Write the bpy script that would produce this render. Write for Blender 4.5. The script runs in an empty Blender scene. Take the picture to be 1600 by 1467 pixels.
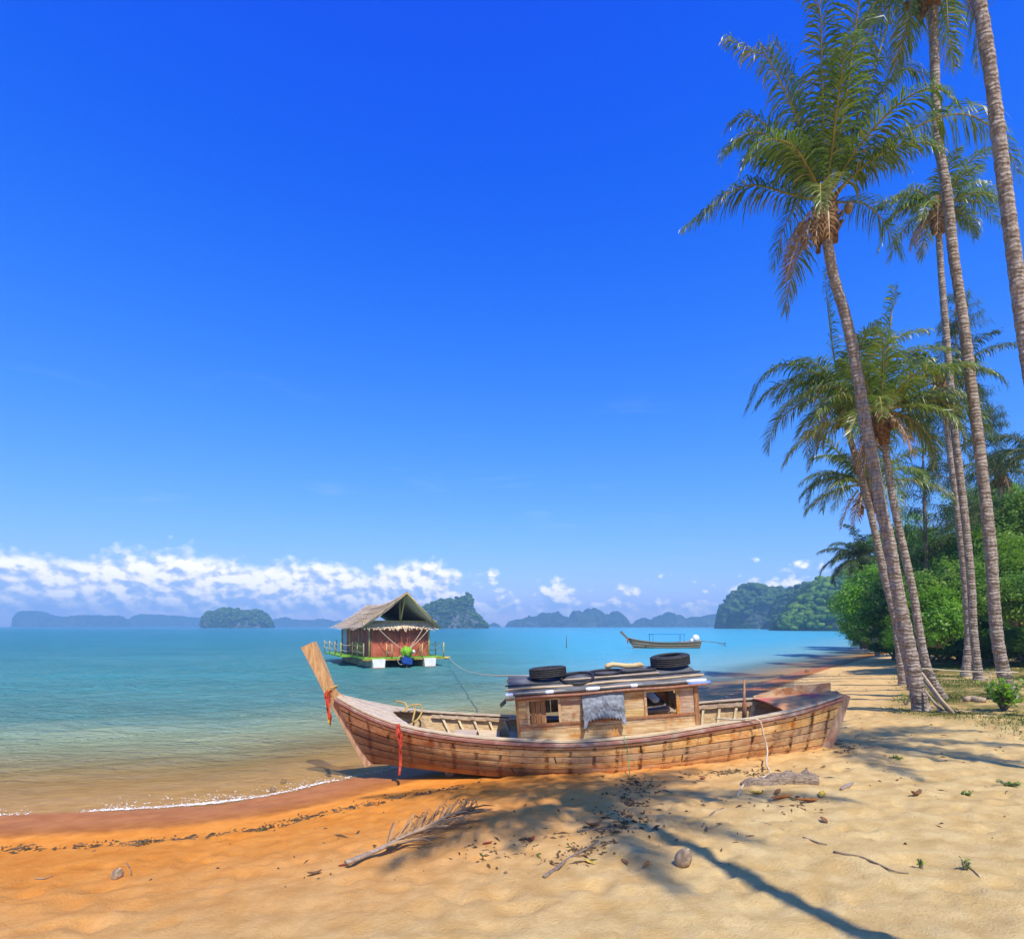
import bpy, bmesh, math, random
import numpy as np
from mathutils import Vector, Matrix

R = math.radians
rng = random.Random(11)
nrg = np.random.default_rng(5)
scene = bpy.context.scene
COL = scene.collection

# ------------------------------------------------------------------ camera
H = 2.45                       # eye height above the sea (m)
F, CX, HY = 900.0, 800.0, 978.0
cam_d = bpy.data.cameras.new('camera')
cam = bpy.data.objects.new('camera', cam_d)
COL.objects.link(cam)
cam.location = (0, 0, H)
cam.rotation_euler = (R(90), 0, 0)
cam_d.sensor_width = 36.0
cam_d.lens = 36.0 * F / 1600.0
cam_d.shift_y = (HY - 733.5) / 1600.0
cam_d.clip_start = 0.05
cam_d.clip_end = 20000
scene.camera = cam

# ------------------------------------------------------------------ sky + sun
SUN_EL = R(56)
SHADOW = (-0.30, 0.954)        # where shadows fall on the ground
sun_az = math.atan2(-SHADOW[0], -SHADOW[1])
world = bpy.data.worlds.new('World')
scene.world = world
world.use_nodes = True
wt = world.node_tree
wt.nodes.clear()

class Net:
    """small helper to wire shader nodes"""
    def __init__(s, tree):
        s.t = tree
    def n(s, typ, ins=None, **props):
        nd = s.t.nodes.new('ShaderNode' + typ)
        for k, v in props.items():
            setattr(nd, k, v)
        for k, v in (ins or {}).items():
            s.set(nd, k, v)
        return nd
    def set(s, nd, k, v):
        sk = nd.inputs[k]
        if isinstance(v, bpy.types.NodeSocket):
            s.t.links.new(v, sk)
        elif isinstance(v, bpy.types.Node):
            s.t.links.new(v.outputs[0], sk)
        else:
            if sk.type == 'RGBA' and hasattr(v, '__len__') and len(v) == 3:
                v = (*v, 1)
            sk.default_value = v
    def math(s, op, a, b=0.0, c=0.0, clamp=False):
        nd = s.n('Math', operation=op, use_clamp=clamp)
        s.set(nd, 0, a); s.set(nd, 1, b); s.set(nd, 2, c)
        return nd.outputs[0]
    def noise(s, vec, scale, detail=4, rough=0.55, dist=0.0):
        nd = s.n('TexNoise', {'Scale': scale, 'Detail': detail, 'Roughness': rough, 'Distortion': dist})
        if vec is not None:
            s.set(nd, 'Vector', vec)
        return nd.outputs['Fac'] if 'Fac' in nd.outputs else nd.outputs[0]
    def map(s, vec, scale=(1, 1, 1), loc=(0, 0, 0), rot=(0, 0, 0)):
        return s.n('Mapping', {'Vector': vec, 'Scale': scale, 'Location': loc, 'Rotation': rot}).outputs[0]
    def ramp(s, fac, stops, interp='LINEAR'):
        nd = s.n('ValToRGB', {'Fac': fac})
        cr = nd.color_ramp
        cr.interpolation = interp
        while len(cr.elements) < len(stops):
            cr.elements.new(0.5)
        for e, (p, c) in zip(cr.elements, stops):
            e.position = p
            e.color = (*c, 1) if hasattr(c, '__len__') else (c, c, c, 1)
        return nd.outputs[0]
    def mix(s, fac, a, b, blend='MIX'):
        nd = s.n('Mix', data_type='RGBA', blend_type=blend)
        s.set(nd, 0, fac); s.set(nd, 6, a); s.set(nd, 7, b)
        return nd.outputs[2]
    def smooth(s, x, a, b):
        nd = s.n('MapRange', {'Value': x, 'From Min': a, 'From Max': b, 'To Min': 0.0, 'To Max': 1.0},
                 interpolation_type='SMOOTHSTEP')
        return nd.outputs[0]

W = Net(wt)
sky = W.n('TexSky', sky_type='NISHITA', sun_disc=False, sun_elevation=SUN_EL, sun_rotation=sun_az,
          altitude=0.0, air_density=1.0, dust_density=0.3, ozone_density=3.0)
# polarised tropical sky: deeper and more saturated everywhere alike
sk = W.n('SeparateColor', {'Color': sky.outputs[0]})
def curve(ch, off, pw, k, base=0.0):
    return W.math('ADD', W.math('MULTIPLY', W.math('POWER', W.math('MAXIMUM', W.math('SUBTRACT', ch, off), 0.0), pw), k), base)
skyc = W.n('CombineColor', {0: curve(sk.outputs[0], 0.80, 1.25, 0.085, 0.0005), 1: curve(sk.outputs[1], 1.0, 0.75, 0.202), 2: curve(sk.outputs[2], 0.0, 0.40, 0.575)}).outputs[0]
# cumulus bank along the horizon, in sky directions
tc = W.n('TexCoord').outputs['Generated']
sx = W.n('SeparateXYZ', {'Vector': tc})
az = W.math('ARCTAN2', sx.outputs[0], sx.outputs[1])
hl = W.math('SQRT', W.math('ADD', W.math('MULTIPLY', sx.outputs[0], sx.outputs[0]),
                           W.math('MULTIPLY', sx.outputs[1], sx.outputs[1])))
el = W.math('DIVIDE', sx.outputs[2], W.math('MAXIMUM', hl, 0.001))
cv = W.n('CombineXYZ', {0: W.math('MULTIPLY', az, 1.0), 1: W.math('MULTIPLY', el, 1.35), 2: 0.37}).outputs[0]
cv2 = W.n('VectorMath', {0: cv, 1: (0.006, 0.012, 0.0)}, operation='ADD').outputs[0]
def cloudnoise(v):
    a = W.noise(v, 19.0, 7, 0.575, 0.1)
    vo = W.n('TexVoronoi', {'Vector': v, 'Scale': 60.0, 'Detail': 0.0, 'Randomness': 1.0}, feature='F1')
    return W.math('ADD', a, W.math('MULTIPLY', W.math('SUBTRACT', 0.45, vo.outputs[0]), 0.15))
cn = cloudnoise(cv)
cn2 = cloudnoise(cv2)
azv = W.n('CombineXYZ', {0: az, 1: 3.1, 2: 0.0}).outputs[0]
low = W.noise(azv, 5.2, 2, 0.5)
bank = W.smooth(az, 0.02, -0.16)          # heavier bank to one side of the bay
top = W.math('ADD', W.math('ADD', 0.052, W.math('MULTIPLY', bank, 0.043)),
             W.math('MULTIPLY', W.math('SUBTRACT', low, 0.35), 0.085))
dens = W.math('ADD', W.math('DIVIDE', W.math('SUBTRACT', top, el), W.math('ADD', 0.055, W.math('MULTIPLY', bank, -0.025))),
              W.math('MULTIPLY', W.math('SUBTRACT', cn, 0.52), W.math('ADD', 5.6, W.math('MULTIPLY', bank, -2.7))))
calpha = W.smooth(dens, -0.25, 0.75)
relief = W.math('MULTIPLY', W.math('SUBTRACT', cn, cn2), 5.5)
up = W.smooth(el, 0.03, 0.095)
lit = W.math('ADD', W.math('ADD', W.math('MULTIPLY', up, 0.5), relief), 0.40, clamp=True)  # sunlit tops and shaded bases painted into the cloud colour
ccol = W.ramp(lit, [(0.0, (0.50, 0.66, 1.02)), (0.40, (0.80, 0.88, 1.10)), (0.66, (1.20, 1.14, 1.12)), (1.0, (1.55, 1.44, 1.32))])
calpha = W.math('MULTIPLY', calpha, W.smooth(el, -0.004, 0.052))
calpha = W.math('MULTIPLY', calpha, 0.97)
# faint high wisps
wv = W.map(cv, (2.2, 9.0, 1.0), (0.4, 0.2, 0), (0, 0, 0.25))
wis = W.math('MULTIPLY', W.smooth(W.noise(wv, 2.1, 7, 0.6, 0.6), 0.56, 0.85), W.math('MULTIPLY', W.smooth(el, 0.5, 0.15), 0.20))
skyw = W.mix(wis, skyc, (0.75, 0.85, 1.0))
final = W.mix(calpha, skyw, ccol)
world.cycles.sampling_method = 'MANUAL'
world.cycles.sample_map_resolution = 256
bg = W.n('Background', {'Color': final, 'Strength': 1.0})
wo = W.n('OutputWorld', {'Surface': bg})

sun_d = bpy.data.lights.new('sun', 'SUN')
sun_d.energy = 5.0
sun_d.angle = R(0.53)
sun_d.color = (1.0, 0.955, 0.88)
sun = bpy.data.objects.new('sun', sun_d)
COL.objects.link(sun)
sdir = Vector((SHADOW[0] * math.cos(SUN_EL), SHADOW[1] * math.cos(SUN_EL), -math.sin(SUN_EL)))
sun.rotation_euler = sdir.to_track_quat('-Z', 'Y').to_euler()

vs = scene.view_settings
vs.view_transform = 'Standard'
vs.look = 'None'
vs.exposure = 0.12
vs.gamma = 1.0
vs.use_curve_mapping = False
scene.cycles.use_denoising = True
scene.cycles.max_bounces = 7
scene.cycles.transparent_max_bounces = 12
scene.cycles.volume_bounces = 0
scene.cycles.caustics_reflective = False
scene.cycles.caustics_refractive = False

# ------------------------------------------------------------------ helpers
def P(px, py, d):
    """a point of the place, surveyed from the photograph: picture column, row and distance in metres"""
    return Vector(((px - CX) / F * d, d, H - (py - HY) / F * d))

def tag(o, label=None, cat=None, group=None, kind=None):
    if label: o['label'] = label
    if cat: o['category'] = cat
    if group: o['group'] = group
    if kind: o['kind'] = kind
    return o

def thing(name, label, cat, loc=(0, 0, 0), rz=0.0, group=None, rot=None):
    o = bpy.data.objects.new(name, None)
    o.empty_display_size = 0.2
    COL.objects.link(o)
    o.location = loc
    o.rotation_euler = rot if rot else (0, 0, rz)
    return tag(o, label, cat, group)

def raw_mesh(name, V, Fc, mat=None, smooth=False, attrs=None):
    """fast mesh from arrays; Fc is (n,3) or (n,4)"""
    V = np.asarray(V, dtype=np.float32)
    Fc = np.asarray(Fc, dtype=np.int32)
    me = bpy.data.meshes.new(name)
    nf, k = Fc.shape
    me.vertices.add(len(V)); me.vertices.foreach_set('co', V.ravel())
    me.loops.add(nf * k); me.loops.foreach_set('vertex_index', Fc.ravel())
    me.polygons.add(nf)
    me.polygons.foreach_set('loop_start', np.arange(0, nf * k, k, dtype=np.int32))
    me.polygons.foreach_set('loop_total', np.full(nf, k, dtype=np.int32))
    if smooth:
        me.polygons.foreach_set('use_smooth', np.ones(nf, dtype=bool))
    for an, av in (attrs or {}).items():
        a = me.attributes.new(an, 'FLOAT', 'POINT')
        a.data.foreach_set('value', np.asarray(av, dtype=np.float32))
    if mat: me.materials.append(mat)
    me.update(calc_edges=True)
    return me

def link(name, me, parent=None, loc=(0, 0, 0)):
    o = bpy.data.objects.new(name, me)
    COL.objects.link(o)
    o.location = loc
    if parent: o.parent = parent
    return o

class MB:
    """collects geometry for one mesh"""
    def __init__(s):
        s.v = []; s.f = []; s.a = []
    def add(s, vs, fs, val=0.0):
        b = len(s.v)
        s.v += [tuple(x) for x in vs]
        s.f += [tuple(b + i for i in f) for f in fs]
        s.a += [val] * len(vs)
    def hexa(s, c, val=0.0):
        """8 corners: index bits x,y,z"""
        s.add(c, [(0, 2, 3, 1), (4, 5, 7, 6), (0, 1, 5, 4), (2, 6, 7, 3), (0, 4, 6, 2), (1, 3, 7, 5)], val)
    def box(s, c, size, M=None, val=0.0):
        c = Vector(c); h = Vector(size) * 0.5
        cs = []
        for k in range(8):
            o = Vector(((h.x if k & 1 else -h.x), (h.y if k & 2 else -h.y), (h.z if k & 4 else -h.z)))
            if M: o = M @ o
            cs.append(c + o)
        s.hexa(cs, val)
    def fbox(s, fr, a0, a1, b0, b1, c0, c1, val=0.0):
        s.hexa([fr(a1 if k & 1 else a0, b1 if k & 2 else b0, c1 if k & 4 else c0) for k in range(8)], val)
    def tube(s, pts, rad, n=8, cap=True, val=0.0, flat=None):
        pts = [Vector(p) for p in pts]
        if not hasattr(rad, '__len__'): rad = [rad] * len(pts)
        vs = []; fs = []
        prev = None
        for i, p in enumerate(pts):
            t = (pts[min(i + 1, len(pts) - 1)] - pts[max(i - 1, 0)])
            if t.length < 1e-9: t = Vector((0, 0, 1))
            t.normalize()
            if prev is None:
                a = Vector((0, 0, 1)) if abs(t.z) < 0.9 else Vector((1, 0, 0))
                prev = t.cross(a).normalized()
            x = (prev - t * prev.dot(t)).normalized()
            prev = x
            y = t.cross(x)
            for k in range(n):
                an = 2 * math.pi * k / n
                vs.append(p + (x * math.cos(an) + y * math.sin(an) * (flat or 1.0)) * rad[i])
        for i in range(len(pts) - 1):
            for k in range(n):
                a = i * n + k; b = i * n + (k + 1) % n
                fs.append((a, b, b + n, a + n))
        if cap:
            fs.append(tuple(range(n - 1, -1, -1)))
            fs.append(tuple((len(pts) - 1) * n + k for k in range(n)))
        s.add(vs, fs, val)
    def build(s, name, mat, parent=None, smooth=False, loc=(0, 0, 0), origin=None):
        me = bpy.data.meshes.new(name)
        vs = s.v
        if origin is not None:
            ox, oy, oz = origin
            vs = [(x - ox, y - oy, z - oz) for x, y, z in vs]
        me.from_pydata(vs, [], s.f)
        if smooth:
            me.polygons.foreach_set('use_smooth', [True] * len(s.f))
        if any(s.a):
            at = me.attributes.new('var', 'FLOAT', 'POINT')
            at.data.foreach_set('value', s.a)
        me.materials.append(mat)
        me.update()
        bmf = bmesh.new(); bmf.from_mesh(me)
        bmesh.ops.recalc_face_normals(bmf, faces=bmf.faces)
        bmf.to_mesh(me); bmf.free()
        return link(name, me, parent, loc)

def _h(ix, iy, seed):
    h = (ix.astype(np.int64) * 374761393 + iy.astype(np.int64) * 668265263 + seed * 982451653) & 0x7fffffff
    h = ((h ^ (h >> 13)) * 1274126177) & 0x7fffffff
    h = h ^ (h >> 16)
    return (h & 0xffff) / 65535.0

def vnoise(x, y, seed=0):
    x = np.asarray(x, float); y = np.asarray(y, float)
    ix = np.floor(x); iy = np.floor(y)
    fx = x - ix; fy = y - iy
    fx = fx * fx * fx * (fx * (fx * 6 - 15) + 10); fy = fy * fy * fy * (fy * (fy * 6 - 15) + 10)
    a = _h(ix, iy, seed); b = _h(ix + 1, iy, seed); c = _h(ix, iy + 1, seed); d = _h(ix + 1, iy + 1, seed)
    return (a * (1 - fx) + b * fx) * (1 - fy) + (c * (1 - fx) + d * fx) * fy

def fbm(x, y, seed=0, oct=4, g=0.5):
    s = 0; a = 1; n = 0
    for k in range(oct):
        s = s + a * vnoise(x * 2 ** k, y * 2 ** k, seed + k * 17)
        n += a; a *= g
    return s / n

def catmull(pts, per=8):
    pts = np.asarray(pts, float)
    e = np.vstack([2 * pts[0] - pts[1], pts, 2 * pts[-1] - pts[-2]])
    out = []
    for i in range(1, len(e) - 2):
        p0, p1, p2, p3 = e[i - 1], e[i], e[i + 1], e[i + 2]
        for t in np.linspace(0, 1, per, endpoint=False):
            out.append(0.5 * ((2 * p1) + (-p0 + p2) * t + (2 * p0 - 5 * p1 + 4 * p2 - p3) * t * t + (-p0 + 3 * p1 - 3 * p2 + p3) * t ** 3))
    out.append(pts[-1])
    return np.array(out)

# ------------------------------------------------------------------ materials
class Mat(Net):
    def __init__(s, name):
        s.m = bpy.data.materials.new(name)
        s.m.use_nodes = True
        super().__init__(s.m.node_tree)
        s.t.nodes.clear()
        s.out = s.n('OutputMaterial')
    def obj(s):
        return s.n('TexCoord').outputs['Object']
    def rand(s):
        return s.n('ObjectInfo').outputs['Random']
    def attr(s, name):
        return s.n('Attribute', attribute_name=name).outputs['Fac']
    def bump(s, h, strength=0.3, dist=0.02):
        return s.n('Bump', {'Height': h, 'Strength': strength, 'Distance': dist}).outputs[0]
    def pbr(s, col, rough=0.7, spec=0.3, normal=None, metal=0.0):
        p = s.n('BsdfPrincipled', {'Base Color': col, 'Roughness': rough, 'Specular IOR Level': spec, 'Metallic': metal})
        if normal is not None: s.set(p, 'Normal', normal)
        return p
    def done(s, sh):
        s.set(s.out, 'Surface', sh)
        return s.m

def wood(name, c1, c2, dark=(0.04, 0.025, 0.015), grain=14.0, axis='x', rough=0.75, stain=0.45, vary=0.5, rust=None, bump=0.5):
    """weathered wood: grain along an axis, blotchy stains, each piece a little different"""
    m = Mat(name)
    o = m.obj()
    r = m.rand()
    sc = {'x': (1.2, grain, grain), 'y': (grain, 1.2, grain), 'z': (grain, grain, 1.2)}[axis]
    off = m.n('VectorMath', {0: o, 1: m.n('CombineXYZ', {0: m.math('MULTIPLY', r, 37.0), 1: m.math('MULTIPLY', r, 11.0), 2: 0.0}).outputs[0]}, operation='ADD').outputs[0]
    g = m.noise(m.map(off, sc), 3.0, 6, 0.65, 0.4)
    fine = m.noise(m.map(off, tuple(x * 4 for x in sc)), 3.0, 3, 0.6)
    b = m.noise(off, 2.6, 5, 0.6)
    col = m.mix(m.smooth(g, 0.33, 0.68), c1, c2)
    if rust:
        rs = m.smooth(m.noise(m.map(off, (1, 1, 1), (7, 3, 1)), 3.4, 6, 0.65), 0.47, 0.64)
        col = m.mix(m.math('MULTIPLY', rs, 0.8), col, rust)
    col = m.mix(m.math('MULTIPLY', m.smooth(b, 0.55, 0.78), stain), col, dark)
    col = m.mix(m.math('MULTIPLY', m.smooth(fine, 0.60, 0.72), 0.5), col, dark)
    hv = m.n('HueSaturation', {'Hue': m.math('ADD', 0.5, m.math('MULTIPLY', m.math('SUBTRACT', r, 0.5), 0.02)),
                               'Saturation': m.math('ADD', 1.0 - 0.3 * vary, m.math('MULTIPLY', r, 0.6 * vary)),
                               'Value': m.math('ADD', 1.0 - 0.28 * vary, m.math('MULTIPLY', r, 0.56 * vary)), 'Color': col}).outputs[0]
    nb = m.bump(m.math('ADD', m.math('MULTIPLY', g, 0.7), m.math('MULTIPLY', fine, 0.5)), bump, 0.012)
    return m.done(m.pbr(hv, rough, 0.25, nb))

def plain(name, col, rough=0.7, spec=0.3, var=0.25, scale=9.0, bump=0.2, dist=0.01, metal=0.0):
    m = Mat(name)
    n1 = m.noise(m.obj(), scale, 6, 0.6)
    d = tuple(c * (1 - var) for c in col); l = tuple(min(1, c * (1 + var)) for c in col)
    c = m.mix(m.smooth(n1, 0.3, 0.7), d, l)
    return m.done(m.pbr(c, rough, spec, m.bump(n1, bump, dist), metal))

def leafmat(name, stops, rough=0.4, spec=0.45, trans=0.3, tcol=(0.25, 0.45, 0.03)):
    """leaf colour picked per leaf from the 'var' attribute; some light passes through"""
    m = Mat(name)
    v = m.attr('var')
    r = m.rand()
    c = m.ramp(v, stops)
    c = m.n('HueSaturation', {'Hue': 0.5, 'Saturation': 1.0, 'Value': m.math('ADD', 0.85, m.math('MULTIPLY', r, 0.3)), 'Color': c}).outputs[0]
    p = m.pbr(c, rough, spec)
    t = m.n('BsdfTranslucent', {'Color': m.mix(0.5, c, tcol)})
    mx = m.n('MixShader', {0: trans, 1: p.outputs[0], 2: t.outputs[0]})
    return m.done(mx)
# ------------------------------------------------------------------ ground and sea
def chord_curve(pts, per):
    """smooth curve through unevenly spaced points"""
    p = np.asarray(pts, float); t = np.concatenate([[0], np.cumsum(np.sqrt(np.linalg.norm(np.diff(p, axis=0), axis=1)))])
    d = np.diff(p, axis=0) / np.diff(t)[:, None]; h = np.diff(t)
    mt = np.vstack([d[:1], (d[:-1] * h[1:, None] + d[1:] * h[:-1, None]) / (h[:-1] + h[1:])[:, None], d[-1:]])
    out = []
    for i in range(len(p) - 1):
        for u in np.linspace(0, 1, per, endpoint=False):
            out.append((2 * u**3 - 3 * u**2 + 1) * p[i] + (u**3 - 2 * u**2 + u) * h[i] * mt[i] + (-2 * u**3 + 3 * u**2) * p[i + 1] + (u**3 - u**2) * h[i] * mt[i + 1])
    out.append(p[-1])
    return np.array(out)
SHORE = chord_curve([(-900, -260), (-80, -14), (-30, 0.5), (-13, 5.6), (-8.6, 6.95), (-6.6, 7.42), (-5.1, 7.66), (-3.8, 8.05), (-2.59, 9.26),
                 (0.6, 12.4), (6.0, 18.0), (11.5, 25.9), (19, 35.5), (29.0, 47.5), (43, 65), (80, 115), (140, 190), (185, 290),
                 (230, 420), (420, 640), (900, 900), (2600, 1500)], 4)
PROF_S = [-6000, -600, -100, -30, -10, -4, -1, 0, 2, 4, 6, 8, 12, 20, 60, 300, 3000]
PROF_Z = [-9, -7, -4, -2.2, -1.05, -0.42, -0.095, 0, 0.2, 0.41, 0.61, 0.75, 0.9, 1.05, 1.6, 4.0, 12]

def shore_s(x, y):
    """signed distance to the water's edge, land positive"""
    x = np.asarray(x, float); y = np.asarray(y, float)
    sh = x.shape
    x = x.ravel(); y = y.ravel()
    best = np.full(x.shape, 1e18)
    for (ax, ay), (bx, by) in zip(SHORE[:-1], SHORE[1:]):
        dx, dy = bx - ax, by - ay
        t = np.clip(((x - ax) * dx + (y - ay) * dy) / (dx * dx + dy * dy), 0, 1)
        ex = x - (ax + t * dx); ey = y - (ay + t * dy)
        d2 = ex * ex + ey * ey
        best = np.minimum(best, d2)
    # inside test against the land outline gives the sign
    poly = np.vstack([SHORE, [(9000, 1500), (9000, -2000), (-900, -2000)]])
    ins = np.zeros(x.shape, bool)
    for (ax, ay), (bx, by) in zip(poly, np.roll(poly, -1, 0)):
        if ay == by: continue
        ins ^= ((ay > y) != (by > y)) & (x < (bx - ax) * (y - ay) / (by - ay) + ax)
    return (np.sqrt(best) * np.where(ins, 1, -1)).reshape(sh)

PRINTS = []
for _ in range(1500):
    PRINTS.append((rng.uniform(-4, 11), rng.uniform(3.0, 13), rng.uniform(0.045, 0.11), rng.uniform(0.012, 0.030), rng.uniform(0, 3.14)))

def ground_z(x, y, s=None, fine=True):
    x = np.asarray(x, float); y = np.asarray(y, float)
    if s is None: s = shore_s(x, y)
    s2 = s + (fbm(x * 0.35, y * 0.35, 3, 3) - 0.5) * 0.9 * np.clip(np.abs(s) / 1.5 + 0.25, 0, 1)
    z = np.interp(s2, PROF_S, PROF_Z)
    dry = np.clip((s - 1.4) / 1.6, 0, 1)
    z = z + dry * (fbm(x * 0.8, y * 0.8, 21, 3) - 0.5) * 0.055
    if fine:
        z = z + dry * ((fbm(x * 5.0, y * 5.0, 31, 4, 0.6) - 0.5) * 0.060) + np.clip(1 - dry, 0, 1) * (fbm(x * 1.1, y * 2.3, 41, 3) - 0.5) * 0.018
    return z

def gz(x, y):
    return float(ground_z(np.array([x]), np.array([y]))[0])

def hit(px, py):
    """where the ground lies under a picture point"""
    d = (H - 0.4) * F / (py - HY)
    for _ in range(13):
        x = (px - CX) / F * d
        z = float(ground_z(np.array([x]), np.array([d]), fine=False)[0])
        dn = max(1.0, (H - z) * F / (py - HY))
        d = 0.5 * d + 0.5 * dn
    x = (px - CX) / F * d
    return Vector((x, d, gz(x, d)))

def lines(lo, hi, step, far_lo, far_hi, grow):
    out = list(np.arange(lo, hi + 1e-6, step))
    st = step; v = hi
    while v < far_hi:
        st *= grow; v += st; out.append(min(v, far_hi))
    st = step; v = lo; pre = []
    while v > far_lo:
        st *= grow; v -= st; pre.append(max(v, far_lo))
    return np.array(pre[::-1] + out)

def sheet(xs, ys):
    X, Y = np.meshgrid(xs, ys)
    nx, ny = len(xs), len(ys)
    i = np.arange(nx * ny).reshape(ny, nx)
    Q = np.stack([i[:-1, :-1], i[:-1, 1:], i[1:, 1:], i[1:, :-1]], -1).reshape(-1, 4)
    return X.ravel(), Y.ravel(), Q

m = Mat('sand')
o = m.n('NewGeometry').outputs['Position']
s = m.attr('shore')
n_big = m.noise(o, 0.55, 4, 0.6)
n_mid = m.noise(o, 4.0, 6, 0.65)
n_fin = m.noise(o, 60.0, 4, 0.7)
n_grn = m.noise(o, 320.0, 2, 0.6)
sw = m.math('ADD', s, m.math('MULTIPLY', m.math('SUBTRACT', n_big, 0.5), 1.7))
dry = m.mix(m.smooth(n_mid, 0.3, 0.72), (0.66, 0.425, 0.15), (0.84, 0.60, 0.255))
dry = m.mix(m.math('MULTIPLY', m.smooth(n_fin, 0.55, 0.8), 0.45), dry, (0.42, 0.26, 0.10))
damp = m.mix(m.smooth(n_mid, 0.3, 0.7), (0.74, 0.245, 0.03), (0.86, 0.33, 0.055))
wet = m.mix(m.smooth(n_mid, 0.3, 0.7), (0.38, 0.125, 0.022), (0.50, 0.185, 0.04))
bed = m.mix(m.smooth(n_mid, 0.3, 0.7), (0.52, 0.25, 0.06), (0.70, 0.38, 0.11))
px_ = m.n('SeparateXYZ', {'Vector': o}).outputs[0]
c = m.mix(m.math('MAXIMUM', m.smooth(sw, 2.0, 6.8), m.math('MULTIPLY', m.smooth(px_, 1.0, 6.0), 0.85)), damp, dry)
c = m.mix(m.smooth(m.math('ADD', s, m.math('MULTIPLY', m.math('SUBTRACT', n_mid, 0.5), 0.25)), 1.40, 1.05), c, wet)
c = m.mix(m.smooth(s, 0.05, -0.2), c, bed)
c = m.mix(m.math('MULTIPLY', m.smooth(n_grn, 0.62, 0.75), 0.35), c, (0.25, 0.13, 0.05))
# leaf mould and turf under the trees
turf_n = m.noise(o, 0.8, 5, 0.65)
tf = m.math('MULTIPLY', m.attr('turf'), m.smooth(m.math('ADD', turf_n, m.math('MULTIPLY', m.math('SUBTRACT', n_mid, 0.5), 0.5)), 0.30, 0.58))
soil = m.mix(m.smooth(n_mid, 0.35, 0.65), (0.27, 0.165, 0.055), (0.13, 0.145, 0.022))
c = m.mix(m.math('MULTIPLY', tf, 0.93), c, soil)
rough = m.n('MapRange', {'Value': s, 'From Min': 0.7, 'From Max': 1.4, 'To Min': 0.50, 'To Max': 0.95}).outputs[0]
hgt = m.math('ADD', m.math('MULTIPLY', n_mid, 1.0), m.math('ADD', m.math('MULTIPLY', n_fin, 0.5), m.math('MULTIPLY', n_grn, 0.22)))
bstr = m.n('MapRange', {'Value': s, 'From Min': 0.5, 'From Max': 2.2, 'To Min': 0.03, 'To Max': 0.8}).outputs[0]
nb = m.n('Bump', {'Height': hgt, 'Strength': bstr, 'Distance': 0.045}).outputs[0]
SAND = m.done(m.pbr(c, rough, 0.07, nb))

xs = lines(-7, 11, 0.055, -2300, 2300, 1.10)
ys = lines(3.2, 13, 0.05, -400, 2100, 1.085)
X, Y, Q = sheet(xs, ys)
S = shore_s(X, Y)
Z = ground_z(X, Y, S)
near = (np.abs(X) < 14) & (Y > 1) & (Y < 16)
for fx, fy, fr, fd, fa in PRINTS:
    ca, sa = math.cos(fa), math.sin(fa)
    mk = near & (np.abs(X - fx) < 0.6) & (np.abs(Y - fy) < 0.6) & (S > 1.8)
    if mk.any():
        a = (X[mk] - fx) * ca + (Y[mk] - fy) * sa; b = -(X[mk] - fx) * sa + (Y[mk] - fy) * ca
        r2 = (a / (fr * 1.7)) ** 2 + (b / fr) ** 2
        Z[mk] += -fd * np.exp(-r2 * 1.5) + 0.35 * fd * np.exp(-(np.sqrt(r2) - 1.5) ** 2 * 4)
turf = np.clip((S - 4.6) / 1.2, 0, 1) * np.clip((X - 6.6 + (fbm(X * .5, Y * .5, 8, 3) - .5) * 4) / 2.5, 0, 1) * np.clip((Y - 8.8) / 2.6, 0, 1)
gm = raw_mesh('ground', np.stack([X, Y, Z], 1), Q, SAND, True, {'shore': S, 'turf': turf})
tag(link('ground', gm), kind='structure')

# sea -----------------------------------------------------------------
m = Mat('sea_water')
o = m.n('NewGeometry').outputs['Position']
dep = m.attr('depth')
off = m.attr('off')
tint_ = m.attr('bank')  # weight of the paler turquoise tint
nz = m.noise(m.map(o, (0.10, 0.35, 1)), 1.0, 4, 0.55)
offn = m.math('MULTIPLY', off, m.math('ADD', 0.75, m.math('MULTIPLY', nz, 0.5)))
lg = m.math('DIVIDE', m.math('LOGARITHM', m.math('ADD', offn, 1.0), 10.0), 3.2)
body = m.ramp(lg, [(0.0, (0.62, 0.36, 0.10)), (0.15, (0.58, 0.40, 0.14)), (0.24, (0.32, 0.36, 0.19)), (0.32, (0.115, 0.255, 0.20)), (0.43, (0.075, 0.28, 0.26)),
                   (0.60, (0.045, 0.245, 0.29)), (0.80, (0.030, 0.21, 0.28)), (1.0, (0.024, 0.19, 0.27))])
brite = m.ramp(lg, [(0.0, (0.40, 0.30, 0.17)), (0.2, (0.22, 0.38, 0.36)), (0.4, (0.085, 0.40, 0.50)), (1.0, (0.05, 0.39, 0.56))])
body = m.mix(tint_, body, brite)
w1 = m.noise(m.map(o, (1.1, 2.6, 1), (0, 0, 0), (0, 0, 0.18)), 1.15, 5, 0.62, 0.5)
w2 = m.noise(m.map(o, (2.2, 5.5, 1), (3, 1, 0), (0, 0, -0.12)), 2.1, 3, 0.55, 0.3)
hh = m.math('ADD', m.math('MULTIPLY', w1, 1.0), m.math('MULTIPLY', w2, 0.45))
calm = m.n('MapRange', {'Value': dep, 'From Min': 0.0, 'From Max': 0.3, 'To Min': 0.55, 'To Max': 1.0}).outputs[0]
calm = m.math('MULTIPLY', calm, m.math('ADD', 0.45, m.math('MULTIPLY', m.noise(m.map(o, (0.05, 0.16, 1)), 1.0, 3, 0.6), 1.1)))
calm = m.math('MULTIPLY', calm, m.math('SUBTRACT', 1.0, m.math('MULTIPLY', tint_, 0.5)))
nb = m.n('Bump', {'Height': hh, 'Strength': calm, 'Distance': 0.36}).outputs[0]
dif = m.n('BsdfDiffuse', {'Color': body, 'Normal': nb})
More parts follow.
